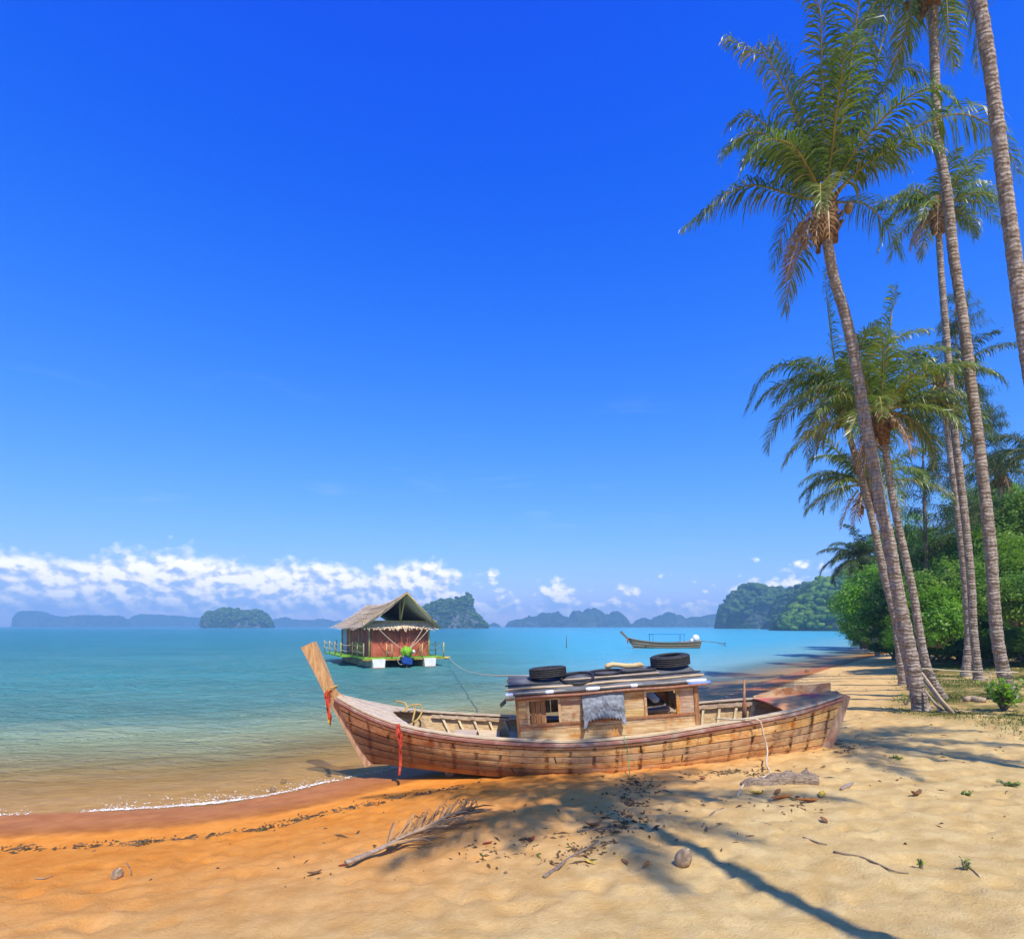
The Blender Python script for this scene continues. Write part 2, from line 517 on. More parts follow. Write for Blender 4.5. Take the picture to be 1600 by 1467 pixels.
tr = m.n('BsdfTransparent', {'Color': (0.93, 0.95, 0.88)})
opa = m.n('MapRange', {'Value': dep, 'From Min': 0.0, 'From Max': 0.55, 'To Min': 0.12, 'To Max': 1.0}).outputs[0]
sub = m.n('MixShader', {0: opa, 1: tr.outputs[0], 2: dif.outputs[0]})
gl = m.n('BsdfGlossy', {'Color': (1, 1, 1), 'Roughness': 0.09, 'Normal': nb})
fr = m.n('Fresnel', {'IOR': 1.33, 'Normal': nb})
WATER = m.done(m.n('MixShader', {0: m.math('MULTIPLY', fr, m.n('MapRange', {'Value': dep, 'From Min': 0.0, 'From Max': 1.2, 'To Min': 0.22, 'To Max': 0.60}).outputs[0]), 1: sub.outputs[0], 2: gl.outputs[0]}))

xs = lines(-14, 10, 0.11, -2300, 2300, 1.09)
ys = lines(6.5, 24, 0.10, -300, 2100, 1.07)
X, Y, Q = sheet(xs, ys)
S = shore_s(X, Y)
keep_v = S < 2.5
Zg = ground_z(X, Y, S, False)
dep = np.clip(-Zg, 0, None)
amp = np.clip(dep / 0.5, 0.0, 1) * np.clip(1 - (Y - 30) / 60, 0, 1)
wav = np.zeros_like(X)
for k in range(14):
    lam = rng.uniform(0.45, 2.6); an = rng.gauss(R(100), 0.45)
    kx, ky = math.cos(an) * 6.283 / lam, math.sin(an) * 6.283 / lam
    wav += (0.004 + 0.0042 * lam) * np.sin(kx * X + ky * Y + rng.uniform(0, 6.28) + 1.5 * vnoise(X * .3, Y * .3, k))
wav *= 0.6 + 0.8 * fbm(X * .2, Y * .3, 9, 2)
Zw = amp * wav
# a paler turquoise water tint widens out from the beach towards the headland
far_r = np.clip((X + 0.16 * (Y - 9)) / (0.3 * np.maximum(Y + 6, 4)), 0, 1)
tint_v = far_r * far_r * (3 - 2 * far_r) * np.clip((Y - 12) / 14, 0, 1)
tint_v *= 0.72 + 0.28 * np.clip(1 - (Y - 60) / 1200, 0, 1)
kq = keep_v[Q].any(axis=1)
Q = Q[kq]
used = np.unique(Q); remap = -np.ones(len(X), int); remap[used] = np.arange(len(used))
wm = raw_mesh('sea', np.stack([X, Y, Zw], 1)[used], remap[Q], WATER, True,
              {'depth': dep[used], 'off': np.clip(-S, 0, None)[used], 'bank': tint_v[used]})
tag(link('sea', wm), kind='structure')

# lapping foam --------------------------------------------------------
FOAM = plain('foam', (0.82, 0.80, 0.75), 0.5, 0.4, 0.08)
fq = []
for a, b in zip(SHORE[:-1], SHORE[1:]):
    if not (-9.5 < a[0] < 8 and a[1] < 22): continue
    L_ = np.linalg.norm(b - a); t_ = (b - a) / L_; n_ = np.array([-t_[1], t_[0]])
    dens = 750 if b[0] < -3.7 else (350 if b[0] < -2.3 else 60)
    k = int(L_ * dens)
    q = a + t_ * nrg.uniform(0, L_, (k, 1))
    cl = fbm(q[:, 0] * 1.7, q[:, 1] * 1.7, 77, 3)
    ok = nrg.random(k) < (cl - 0.36) * 3.0
    w_ = nrg.normal(0, 0.026, k) + (cl - 0.5) * 0.14 + (nrg.random(k) < 0.2) * np.abs(nrg.normal(0, 0.22, k)) + 0.04
    fq.append((q + n_ * w_[:, None])[ok])
fq = np.vstack(fq)
fz = np.maximum(0, ground_z(fq[:, 0], fq[:, 1])) + 0.010
k = len(fq)
fr_ = nrg.uniform(0.003, 0.009, k)
an = np.arange(5) * 1.2566 + nrg.random((k, 1)) * 6
fv = np.zeros((k, 6, 3))
fv[:, :5, 0] = fq[:, :1] + fr_[:, None] * 1.5 * np.cos(an); fv[:, :5, 1] = fq[:, 1:] + fr_[:, None] * np.sin(an)
fv[:, :5, 2] = fz[:, None]; fv[:, 5, :2] = fq; fv[:, 5, 2] = fz + fr_ * 0.9
ff = (np.arange(k)[:, None, None] * 6 + np.array([[0, 1, 5], [1, 2, 5], [2, 3, 5], [3, 4, 5], [4, 0, 5]])).reshape(-1, 3)
fv = fv.reshape(-1, 3)
fo = link('foam', raw_mesh('foam', fv, ff, FOAM, True))
tag(fo, 'white foam of a small wave lapping the wet sand', 'foam', kind='stuff')
# ------------------------------------------------------------------ islands and headlands
def island_mat(name, g1, g2, g3, rock, clump, rock_amt=0.5):
    m = Mat(name)
    o = m.n('NewGeometry').outputs['Position']
    n1 = m.noise(o, 1.0 / clump, 5, 0.62)
    n2 = m.noise(o, 0.22 / clump, 4, 0.6)
    vo = m.n('TexVoronoi', {'Vector': o, 'Scale': 1.3 / clump}, feature='F1')
    c = m.mix(m.smooth(n1, 0.35, 0.65), g1, g2)
    c = m.mix(m.smooth(n2, 0.48, 0.66), c, g3)
    nz = m.n('SeparateXYZ', {'Vector': m.n('NewGeometry').outputs['True Normal']}).outputs[2]
    steep = m.math('MULTIPLY', m.smooth(nz, 0.42, 0.05), m.smooth(n2, 0.47, 0.56))
    c = m.mix(m.math('MULTIPLY', steep, rock_amt), c, rock)
    hgt = m.math('ADD', m.math('MULTIPLY', n1, 0.7), m.math('MULTIPLY', vo.outputs[0], -0.9))
    return m.done(m.pbr(c, 0.9, 0.1, m.bump(hgt, 0.9, clump * 0.7)))

ISL = island_mat('karst_forest', (0.014, 0.032, 0.010), (0.045, 0.085, 0.020), (0.075, 0.105, 0.030), (0.20, 0.19, 0.17), 4.0, 0.75)
HEAD = island_mat('headland_forest', (0.012, 0.030, 0.008), (0.040, 0.085, 0.014), (0.070, 0.125, 0.022), (0.12, 0.115, 0.11), 4.5, 0.6)
FAR = island_mat('far_forest', (0.020, 0.040, 0.020), (0.040, 0.070, 0.030), (0.06, 0.085, 0.04), (0.14, 0.14, 0.14), 14.0, 0.6)

def island(name, sil, d, depth, mat, label, rough=1.0, nx=170, ny=46, seed=0, jag=0.35):
    """hill mass: ridge outline surveyed at distance d, rounded over 'depth' metres, cliffy flanks"""
    sx_ = np.array([(p[0] - CX) / F * d for p in sil]); sz_ = np.array([(HY - p[1]) / F * d + H for p in sil])
    x = np.linspace(sx_[0], sx_[-1], nx)
    zr = np.interp(x, sx_, sz_)
    rg = 1 - np.abs(2 * vnoise(x / (0.055 * (sx_[-1] - sx_[0])) + seed, x * 0 + .5, seed + 31) - 1)
    zr = zr * (0.80 + 0.36 * rg * jag + 0.36 * (1 - jag) * .5 + (fbm(x / (0.02 * (sx_[-1] - sx_[0])), x * 0, seed + 33, 2) - 0.5) * 0.22)
    v = np.linspace(-1, 1, ny)
    Xg, Vg = np.meshgrid(x, v)
    width = sx_[-1] - sx_[0]
    ux = (Xg - sx_[0]) / width
    half = depth * 0.5 * np.clip(np.sin(np.pi * np.clip(ux, 0.02, 0.98)) ** 0.45, 0.15, 1) * (0.85 + 0.3 * fbm(ux * 5 + seed, ux * 0, seed, 2))
    Yg = d + depth * 0.1 + Vg * half
    wob = (fbm(Xg / width * 9 + 3 * seed, Yg / depth * 4, seed + 5, 4) - 0.5)
    prof = np.clip(1 - np.abs(Vg + wob * 0.5) ** 2.6, 0, 1) ** 0.55
    Zr = np.broadcast_to(zr, Xg.shape)
    hs = Zr.max()
    Zg = Zr * np.clip(1 - np.abs(Vg + wob * 0.5) ** 3.0, 0, 1) ** 0.5 + wob * hs * 0.05 * prof
    sc = max(3.0, hs * 0.10)
    lum = fbm(Xg / sc, Yg / sc + Zr * 0.05, seed + 9, 3) - 0.5
    Zg = Zg + lum * sc * 0.55 * rough * np.clip(Zg / (0.2 * hs), 0, 1)
    Zg[0, :] = -2.0; Zg[-1, :] = -2.0; Zg[:, 0] = np.minimum(Zg[:, 0], 0.3); Zg[:, -1] = np.minimum(Zg[:, -1], 0.3)
    Yg = Yg + lum * sc * 0.7
    i = np.arange(nx * ny).reshape(ny, nx)
    Qs = np.stack([i[:-1, :-1], i[:-1, 1:], i[1:, 1:], i[1:, :-1]], -1).reshape(-1, 4)
    me = raw_mesh(name, np.stack([Xg.ravel(), Yg.ravel(), Zg.ravel()], 1), Qs, mat, True)
    o = link(name, me)
    tag(o, label, kind='structure')
    return Xg, Yg, Zg

# per-tree clumps laid over a hill: a far wood that reads as one mass
def crown_lump(seed):
    bm = bmesh.new()
    bmesh.ops.create_icosphere(bm, subdivisions=2, radius=1.0)
    r = random.Random(seed)
    off = [Vector((r.uniform(-1, 1), r.uniform(-1, 1), r.uniform(-0.4, 1))).normalized() for _ in range(9)]
    for v in bm.verts:
        k = max(o.dot(v.co.normalized()) for o in off)
        v.co *= 0.62 + 0.45 * k ** 3 + r.uniform(-0.06, 0.06)
        v.co.z *= 0.8
    bm.verts.index_update()
    V = np.array([v.co[:] for v in bm.verts]); Fc = np.array([[v.index for v in f.verts] for f in bm.faces])
    bm.free()
    return V, Fc
LUMPS = [crown_lump(k) for k in range(6)]

def forest(name, label, XYZ, n, size, mat, zmin=0.5, seed=1, maxn=None, front=True):
    Xg, Yg, Zg = XYZ
    r = np.random.default_rng(seed)
    ny, nx = Xg.shape
    Vs, Fs, As = [], [], []
    base = 0
    hi = int(ny * 0.62) if front else ny - 1
    for _ in range(n):
        j = r.integers(1, hi); i_ = r.integers(1, nx - 1)
        fx, fy = r.random(), r.random()
        q = [a[j, i_] * (1 - fx) + a[j, min(i_ + 1, nx - 1)] * fx for a in (Xg, Yg, Zg)]
        q2 = [a[min(j + 1, ny - 1), i_] for a in (Xg, Yg, Zg)]
        q = [a * (1 - fy) + b * fy for a, b in zip(q, q2)]
        if q[2] < zmin: continue
        V, Fc = LUMPS[r.integers(0, 6)]
        s = size * r.uniform(0.55, 1.35)
        an = r.uniform(0, 6.28); ca, sa = math.cos(an), math.sin(an)
        W_ = np.stack([V[:, 0] * ca - V[:, 1] * sa, V[:, 0] * sa + V[:, 1] * ca, V[:, 2] * r.uniform(0.7, 1.2)], 1) * s + np.array(q) + (0, 0, s * 0.15)
        Vs.append(W_); Fs.append(Fc + base); As.append(np.full(len(V), r.random())); base += len(V)
    o = link(name, raw_mesh(name, np.vstack(Vs), np.vstack(Fs), mat, False, {'var': np.concatenate(As)}))
    tag(o, label, 'forest', kind='stuff')

def canopy_mat(name, stops, scale):
    m = Mat(name)
    o = m.n('NewGeometry').outputs['Position']
    n1 = m.noise(o, scale, 5, 0.68)
    v = m.math('ADD', m.math('MULTIPLY', m.attr('var'), 0.62), m.math('MULTIPLY', m.smooth(n1, 0.3, 0.7), 0.38))
    c = m.ramp(v, stops)
    return m.done(m.pbr(c, 0.85, 0.15, m.bump(n1, 1.0, 0.9 / scale)))
CAN_DARK = canopy_mat('canopy_dark', [(0, (0.016, 0.042, 0.008)), (0.5, (0.055, 0.11, 0.016)), (1, (0.12, 0.19, 0.03))], 0.9)
CAN_LITE = canopy_mat('canopy_bright', [(0, (0.035, 0.09, 0.008)), (0.5, (0.10, 0.20, 0.018)), (1, (0.20, 0.30, 0.03))], 1.2)

g = island('island_dome', [(313, 976), (318, 966), (328, 958), (340, 956), (352, 954), (362, 952), (372, 955), (385, 957), (400, 956), (409, 961), (416, 968), (421, 976)], 820, 90, ISL,
       'low wooded dome island alone on the left horizon', seed=2)
forest('forest_dome', 'dense dark trees on the low dome island', g, 900, 2.6, CAN_DARK, 1, 21)
g = island('island_karst', [(640, 979), (648, 962), (660, 950), (672, 944), (690, 939), (705, 937), (718, 934), (727, 930), (736, 932), (738, 938), (737, 948), (742, 957), (750, 966), (758, 974), (763, 979)], 640, 74, ISL,
       'steep limestone island with a sheer cliff behind the houseboat', 1.0, seed=4, jag=0.0)
forest('forest_karst', 'scrubby trees clinging to the steep limestone island', g, 1000, 1.9, CAN_DARK, 1, 22)
island('range_west', [(20, 977), (26, 965), (40, 957), (50, 959), (62, 961), (75, 964), (95, 967), (110, 966), (125, 963), (140, 963), (155, 966), (170, 964), (184, 966), (188, 975)], 1680, 210, FAR,
       'hazy blue hills far off at the left edge', 2.6, seed=6, jag=.8)
island('range_mid', [(190, 975), (205, 966), (220, 961), (240, 962), (252, 965), (270, 963), (285, 968), (300, 966), (318, 970), (330, 975)], 1890, 190, FAR,
       'faint low hills on the horizon left of the dome island', 2.6, seed=7, jag=.8)
island('range_low', [(410, 976), (430, 968), (445, 965), (460, 969), (480, 970), (500, 967), (520, 971), (545, 970), (565, 977)], 1920, 160, FAR,
       'faintest low hills on the horizon behind the houseboat', 2.6, seed=8, jag=.8)
island('rock_small', [(760, 979), (766, 975), (773, 972), (778, 975), (783, 979)], 1430, 60, FAR, 'tiny hazy rock off the tip of the karst island', 1.0, 40, 20, seed=9)
island('range_centre', [(788, 980), (795, 971), (806, 968), (815, 969), (826, 963), (838, 964), (846, 960), (860, 959), (872, 957), (880, 962), (890, 966), (897, 959), (908, 955), (920, 954), (932, 954), (942, 960), (952, 963), (960, 958), (970, 957), (978, 965), (990, 980)], 1330, 160, FAR,
       'long jagged blue island range in the middle of the horizon', 2.2, 200, 40, seed=10, jag=.9)
island('range_east', [(984, 980), (998, 970), (1008, 967), (1020, 969), (1035, 963), (1048, 958), (1058, 962), (1070, 969), (1082, 965), (1095, 968), (1110, 964), (1122, 961), (1132, 964), (1150, 968), (1160, 980)], 1400, 160, FAR,
       'jagged blue range between the central range and the headland', 2.2, 200, 40, seed=12, jag=.9)
g = island('headland_far', [(1131, 979), (1134, 958), (1137, 948), (1150, 938), (1160, 926), (1172, 919), (1182, 918), (1194, 923), (1210, 923), (1225, 925), (1242, 927), (1262, 934), (1290, 945), (1330, 960)], 560, 130, HEAD,
       'steep dark green headland with a cliff at its seaward end', 1.0, seed=14)
forest('forest_headland', 'dark forest covering the steep headland', g, 1700, 3.0, CAN_DARK, 1, 23)
g = island('hill_behind', [(1215, 979), (1235, 935), (1250, 922), (1265, 914), (1280, 909), (1292, 906), (1302, 910), (1330, 905), (1400, 890), (1500, 880), (1600, 890)], 430, 120, HEAD,
       'rounded wooded hill between the headland and the beach trees', 1.0, seed=15)
forest('forest_hill', 'dark forest on the rounded hill behind the point', g, 1100, 2.6, CAN_DARK, 1, 24)
g = island('point_near', [(1231, 984), (1238, 971), (1247, 958), (1262, 945), (1275, 932), (1290, 921), (1305, 913), (1320, 905), (1345, 890), (1380, 880), (1450, 870), (1600, 860)], 300, 90, HEAD,
       'bright green wooded point running down to the water', 1.0, seed=16)
forest('forest_point', 'bright green trees crowding the near wooded point', g, 1500, 2.2, CAN_LITE, 0.6, 25)

# ------------------------------------------------------------------ palms
m = Mat('palm_bark')
o = m.obj()
sz = m.n('SeparateXYZ', {'Vector': o}).outputs[2]
wob = m.noise(o, 5.0, 3, 0.6)
ring = m.math('SINE', m.math('ADD', m.math('MULTIPLY', sz, 70.0), m.math('MULTIPLY', wob, 16.0)))
n1 = m.noise(m.map(o, (6, 6, 1.6)), 3.0, 6, 0.65)
n2 = m.noise(o, 1.3, 4, 0.6)
c = m.mix(m.smooth(n1, 0.3, 0.7), (0.19, 0.14, 0.10), (0.44, 0.36, 0.28))
c = m.mix(m.math('MULTIPLY', m.smooth(ring, 0.2, 0.95), 0.5), c, (0.115, 0.080, 0.055))
c = m.mix(m.math('MULTIPLY', m.smooth(n2, 0.5, 0.75), 0.45), c, (0.45, 0.40, 0.33))
PALM_BARK = m.done(m.pbr(c, 0.9, 0.15, m.bump(m.math('ADD', m.math('MULTIPLY', ring, 0.5), n1), 0.55, 0.025)))
PALM_LEAF = leafmat('palm_leaflet', [(0, (0.042, 0.10, 0.011)), (0.45, (0.11, 0.19, 0.018)), (0.75, (0.22, 0.27, 0.036)), (0.9, (0.42, 0.36, 0.11)), (1, (0.48, 0.34, 0.17))], 0.36, 0.55, 0.30, (0.34, 0.46, 0.04))
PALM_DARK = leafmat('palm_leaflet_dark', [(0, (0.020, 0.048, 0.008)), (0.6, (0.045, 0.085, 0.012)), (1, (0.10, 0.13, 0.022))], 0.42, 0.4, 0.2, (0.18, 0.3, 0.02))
PALM_RIB = plain('palm_midrib', (0.30, 0.24, 0.055), 0.55, 0.3, 0.3)
PALM_DRY = leafmat('palm_dry', [(0, (0.24, 0.12, 0.05)), (1, (0.50, 0.31, 0.14))], 0.7, 0.2, 0.15, (0.4, 0.25, 0.1))
FIBRE = plain('palm_fibre', (0.22, 0.125, 0.055), 0.9, 0.1, 0.5, 14, 0.9, 0.04)
HUSK = plain('coconut_husk', (0.26, 0.17, 0.09), 0.8, 0.2, 0.4, 8, 0.6, 0.02)
SPATHE = plain('palm_spathe', (0.55, 0.42, 0.25), 0.7, 0.2, 0.3)

def frond_mesh(pts, ll, pairs=58, w=0.03, droop=0.8, dryness=0.0, r=None, start=0.14, fold=None, up=Vector((0, 0, 1)), leafmat_=None, ribw=0.032):
    """feather frond: midrib through pts, two rows of drooping leaflets"""
    r = r or rng
    P_ = catmull([tuple(p) for p in pts], 6)
    pairs = int(pairs * 1.4)
    seg = np.linalg.norm(np.diff(P_, axis=0), axis=1); cum = np.concatenate([[0], np.cumsum(seg)]); L = cum[-1]
    V, Q, A = [], [], []
    def at(t):
        s_ = t * L
        return Vector([np.interp(s_, cum, P_[:, k]) for k in range(3)])
    tw = r.uniform(-0.5, 0.5)
    for side in (-1, 1):
        gap = 0.0
        for k in range(pairs):
            t = start + (1 - start) * (k + r.uniform(-0.3, 0.3)) / pairs
            t = min(max(t, start), 0.998)
            if r.random() < 0.05: continue
            p = at(t); d = (at(min(t + 0.02, 1)) - at(max(t - 0.02, 0))).normalized()
            sd = d.cross(up)
            if sd.length < 0.05: sd = Vector((1, 0, 0))
            sd = sd.normalized() * side
            nrm = sd.cross(d) * side
            ang = 0.45 + 0.75 * t ** 1.5
            q = t
            prof = (0.50 + 0.5 * math.sin(min(1, q * 1.9) * 1.57)) * (1 - 0.62 * max(0, q - 0.5) / 0.5)
            ln = ll * prof * r.uniform(0.8, 1.12)
            dr = droop * r.uniform(0.6, 1.5)
            if r.random() < 0.06: dr *= 2.2
            out = (sd * math.cos(ang) + d * math.sin(ang) + nrm * (0.28 + tw * 0.2 * side) + Vector((r.gauss(0, .13), r.gauss(0, .13), r.gauss(0, .13)))).normalized()
            a1 = p + out * ln * 0.36 + Vector((0, 0, -dr * ln * 0.05))
            a2 = a1 + (out + Vector((0, 0, -dr * 0.75))).normalized() * ln * 0.34
            a3 = a2 + (out * 0.8 + Vector((0, 0, -dr * 1.6))).normalized() * ln * 0.30
            wd = (d * 0.9 + Vector((r.uniform(-.3, .3), r.uniform(-.3, .3), r.uniform(-.2, .2)))).normalized() * w * r.uniform(0.75, 1.2)
            b = len(V)
            V += [p - wd * 0.35, p + wd * 0.35, a1 - wd * 0.55, a1 + wd * 0.55, a2 - wd * 0.42, a2 + wd * 0.42, a3 - wd * 0.06, a3 + wd * 0.06]
            Q += [(b, b + 1, b + 3, b + 2), (b + 2, b + 3, b + 5, b + 4), (b + 4, b + 5, b + 7, b + 6)]
            val = min(1, max(0, r.gauss(0.42, 0.2) + dryness * r.uniform(0.3, 1)))
            A += [val] * 8
    return [tuple(v) for v in V], Q, A, P_

def frond(root, pts, ll, leaf, label=None, **kw):
    V, Q, A, P_ = frond_mesh(pts, ll, **kw)
    o = link('frond', raw_mesh('frond', V, Q, leaf, False, {'var': A}), root)
    b = MB()
    k = len(P_)
    rb = kw.get('ribw', 0.032)
    b.tube([tuple(p) for p in P_], [max(0.006, rb * (1 - i / k) ** 0.8) for i in range(k)], 5, True)
    ro = b.build('midrib', PALM_RIB if leaf is not PALM_DRY else SPATHE, o, True)
    if label: o['label'] = label
    return o

def auto_frond(az, e0, L, bend, r, n=7, curl=0.0):
    """midrib leaving the crown at azimuth az, rising e0, arching down by 'bend'"""
    p = Vector((0, 0, 0)); pts = [p.copy()]
    for i in range(n):
        t = (i + 1) / n
        e = e0 - bend * t ** 1.4
        a = az + curl * t
        p = p + Vector((math.cos(a) * math.cos(e), math.sin(a) * math.cos(e), math.sin(e))) * (L / n)
        pts.append(p.copy())
    return pts

def palm_trunk(root, pts, r_top, r_base, name='trunk', n=14, ringgap=0.085, flare=1.5):
    """ringed trunk; pts from top to base, in the palm's own coordinates"""
    C = catmull([tuple(p) for p in pts], 10)[::-1]
    seg = np.linalg.norm(np.diff(C, axis=0), axis=1); cum = np.concatenate([[0], np.cumsum(seg)]); L = cum[-1]
    nr = int(L / ringgap)
    cs, rad = [], []
    for k in range(nr + 1):
        for dt, kr in ((0.0, 1.0), (0.70 + rng.uniform(-.2, .15), 0.985), (0.93, 1.012)):
            s_ = (k + dt) / (nr + 1) * L
            t = s_ / L
            cs.append([np.interp(s_, cum, C[:, j]) for j in range(3)])
            base_r = r_base + (r_top - r_base) * min(1, t * 1.15) ** 0.8
            fl = 1 + (flare - 1) * math.exp(-s_ / 0.35)
            rad.append(base_r * fl * kr * (0.94 + 0.12 * float(vnoise(np.array([s_ * 1.3]), np.array([L]), int(L * 7)))) * (1 + 0.035 * math.sin(k * 1.7) + rng.uniform(-0.015, 0.015)))
    b = MB(); b.tube(cs, rad, n)
    return b.build(name, PALM_BARK, root, True)

def palm(label, trunk_px, d, width, leaf, fronds=None, nfr=24, L=3.6, ll=0.75, seed=1, pairs=56, group='coconut palms', depth_lean=0.0, nuts=5, dead=3, base_sink=0.12, w=0.03, hang=0.0, trunk_n=14):
    r = random.Random(seed)
    base = P(*trunk_px[-1], d)
    g = gz(base.x, base.y)
    pts = []
    n = len(trunk_px)
    for i, (px, py) in enumerate(trunk_px):
        dd = d + depth_lean * (1 - i / (n - 1))
        pts.append(P(px, py, dd))
    root_loc = Vector((base.x, base.y, min(g, base.z + 0.3) - 0.0))
    pts[-1].z = root_loc.z - base_sink
    root = thing('coconut_palm', label, 'palm tree', root_loc, group=group)
    pts = [p - root_loc for p in pts]
    palm_trunk(root, pts, width * 0.26, width * 0.355, n=trunk_n)
    top = pts[0]
    axis = (pts[0] - pts[1]).normalized()
    # crown shaft of fibre and old leaf bases
    b = MB()
    b.tube([top - axis * 0.55, top - axis * 0.2, top + axis * 0.15, top + axis * 0.45, top + axis * 0.7],
           [width * 0.36, width * 0.55, width * 0.66, width * 0.45, width * 0.15], 10)
    for k in range(14):
        a = k * 2.4; rr = width * 0.5
        q = top + Vector((math.cos(a) * rr, math.sin(a) * rr, r.uniform(-0.45, 0.2)))
        b.tube([q - Vector((0, 0, 0.25)), q, q + Vector((math.cos(a) * 0.14, math.sin(a) * 0.14, 0.2))], [0.05, 0.06, 0.03], 5)
    b.build('crown_shaft', FIBRE, root, True)
    ctr = top + axis * 0.3
    specs = list(fronds or [])
    for k in range(nfr):
        t = k / max(1, nfr - 1)
        azz = k * 2.39996 + r.uniform(-0.25, 0.25) + seed
        e0 = R(82) - R(92 + hang) * t ** 0.85 + r.uniform(-0.12, 0.12)
        specs.append((azz, e0, L * r.uniform(0.82, 1.08) * (0.8 + 0.2 * math.sin(t * 3)), R(48) + R(42) * r.random() + R(20) * (1 - abs(2 * t - 1)), r.uniform(-0.3, 0.3)))
    for sp in specs:
        if isinstance(sp, dict):
            pp = [ctr + Vector(q) for q in sp['pts']]
            frond(root, pp, sp.get('ll', ll), leaf, r=r, pairs=sp.get('pairs', pairs), droop=sp.get('droop', 0.8), dryness=sp.get('dry', 0), w=w)
        else:
            azz, e0, LL, bd, cu = sp
            pp = [ctr + q + Vector((math.cos(azz), math.sin(azz), 0)) * width * 0.5 for q in auto_frond(azz, e0, LL, bd, r, curl=cu)]
            frond(root, pp, ll, leaf, r=r, pairs=pairs, droop=r.uniform(0.55, 1.1), dryness=0.12 if e0 > 0.2 else 0.3, w=w)
    for k in range(dead):
        azz = r.uniform(0, 6.28)
        pp = [ctr + q + Vector((math.cos(azz), math.sin(azz), -0.6)) * width * 0.8 for q in auto_frond(azz, -0.9, 1.3, 0.5, r)]
        frond(root, pp, 0.45, PALM_DRY, 'withered brown frond hanging against the trunk', r=r, pairs=22, droop=1.3, w=w)
    for k in range(nuts):
        b = MB()
        a = r.uniform(0, 6.28); q = ctr + Vector((math.cos(a) * width * 1.25, math.sin(a) * width * 1.25, -0.35 - r.uniform(0, 0.25)))
        b.tube([q + Vector((0, 0, z)) for z in (-0.13, -0.10, -0.03, 0.05, 0.10, 0.125)], [0.02, 0.06, 0.085, 0.08, 0.05, 0.01], 8)
        b.build('coconut', HUSK, root, True)
    return root

# main leaning palm: fronds as in the photograph (metres from the crown: right, away, up)
def F_(pts, **k): return dict(pts=[(0, 0, 0)] + pts, **k)
D_FR = [
    F_([(0.0, -0.7, 1.3), (-0.03, -1.2, 2.6), (0.0, -1.5, 3.9), (0.05, -1.5, 4.7)], ll=0.95, droop=0.75, pairs=78),
    F_([(0.2, 0.1, 1.5), (0.45, 0.3, 3.0), (0.75, 0.4, 4.2), (1.25, 0.3, 4.45)], ll=0.8, droop=0.9, pairs=70),
    F_([(-0.15, 0.4, 1.4), (-0.3, 0.7, 2.8), (-0.45, 0.8, 3.9), (-0.75, 0.9, 4.5)], ll=0.7, droop=0.6),
    F_([(-0.3, 0.2, 1.3), (-0.6, 0.3, 2.6), (-0.9, 0.4, 3.6), (-1.3, 0.4, 3.9)], ll=0.6, droop=1.2, dry=0.35),
    F_([(-0.5, -0.3, 0.9), (-1.0, -0.5, 1.75), (-1.55, -0.6, 2.65), (-1.75, -0.6, 2.72), (-2.4, -0.6, 3.05)], ll=0.75, droop=1.1, dry=0.3, pairs=66),
    F_([(-0.6, 0.1, 1.0), (-1.1, 0.2, 1.8), (-1.6, 0.3, 2.2), (-2.0, 0.3, 2.0)], ll=0.75, droop=1.2),
    F_([(-0.7, -0.3, 0.7), (-1.4, -0.5, 1.05), (-2.0, -0.6, 1.0), (-2.45, -0.6, 0.6)], ll=0.75, droop=1.1),
    F_([(-0.7, 0.2, 0.35), (-1.5, 0.3, 0.62), (-2.2, 0.4, 0.35), (-2.95, 0.4, -0.25)], ll=0.85, droop=1.3, pairs=70),
    F_([(-0.6, -0.5, 0.35), (-1.2, -0.9, 0.55), (-1.9, -1.2, 0.35), (-2.3, -1.3, -0.2)], ll=0.8, droop=1.2),
    F_([(0.5, -0.2, 1.1), (1.0, -0.3, 2.1), (1.55, -0.3, 2.65), (2.1, -0.3, 2.55)], ll=0.9, droop=1.2, dry=0.2, pairs=70),
    F_([(0.5, 0.2, 0.8), (1.1, 0.4, 1.5), (1.6, 0.5, 1.6), (2.1, 0.5, 1.2)], ll=0.85, droop=1.2),
    F_([(0.6, -0.4, 0.45), (1.5, -0.6, 1.1), (2.5, -0.7, 1.35), (3.3, -0.7, 0.9), (3.7, -0.7, 0.1)], ll=0.95, droop=1.4, pairs=80),
    F_([(0.6, 0.4, 0.3), (1.3, 0.7, 0.5), (1.9, 0.9, 0.2), (2.3, 0.9, -0.5)], ll=0.85, droop=1.3),
    F_([(0.3, -0.7, 0.6), (0.6, -1.5, 0.8), (0.8, -2.2, 0.5), (0.9, -2.6, -0.1)], ll=0.8, droop=1.2),
    F_([(-0.2, -0.7, 0.8), (-0.5, -1.5, 1.3), (-0.8, -2.2, 1.3), (-1.0, -2.8, 0.9)], ll=0.85, droop=1.0),
    F_([(0.1, 0.8, 0.8), (0.2, 1.6, 1.2), (0.2, 2.4, 1.0), (0.2, 3.0, 0.4)], ll=0.8, droop=1.0),
    F_([(-0.5, 0.6, 1.2), (-0.9, 1.2, 2.2), (-1.2, 1.7, 2.8), (-1.5, 2.1, 2.9)], ll=0.8, droop=0.9),
    F_([(0.5, 0.6, 1.3), (0.8, 1.2, 2.4), (1.1, 1.7, 3.0), (1.5, 2.0, 3.0)], ll=0.8, droop=0.9),
    F_([(-0.35, -0.6, 1.2), (-0.6, -1.0, 2.2), (-0.8, -1.3, 2.9), (-1.1, -1.4, 3.1)], ll=0.85, droop=1.0),
    F_([(0.35, -0.5, 1.2), (0.6, -0.8, 2.2), (0.8, -1.0, 3.0), (1.1, -1.1, 3.4)], ll=0.85, droop=1.0),
]
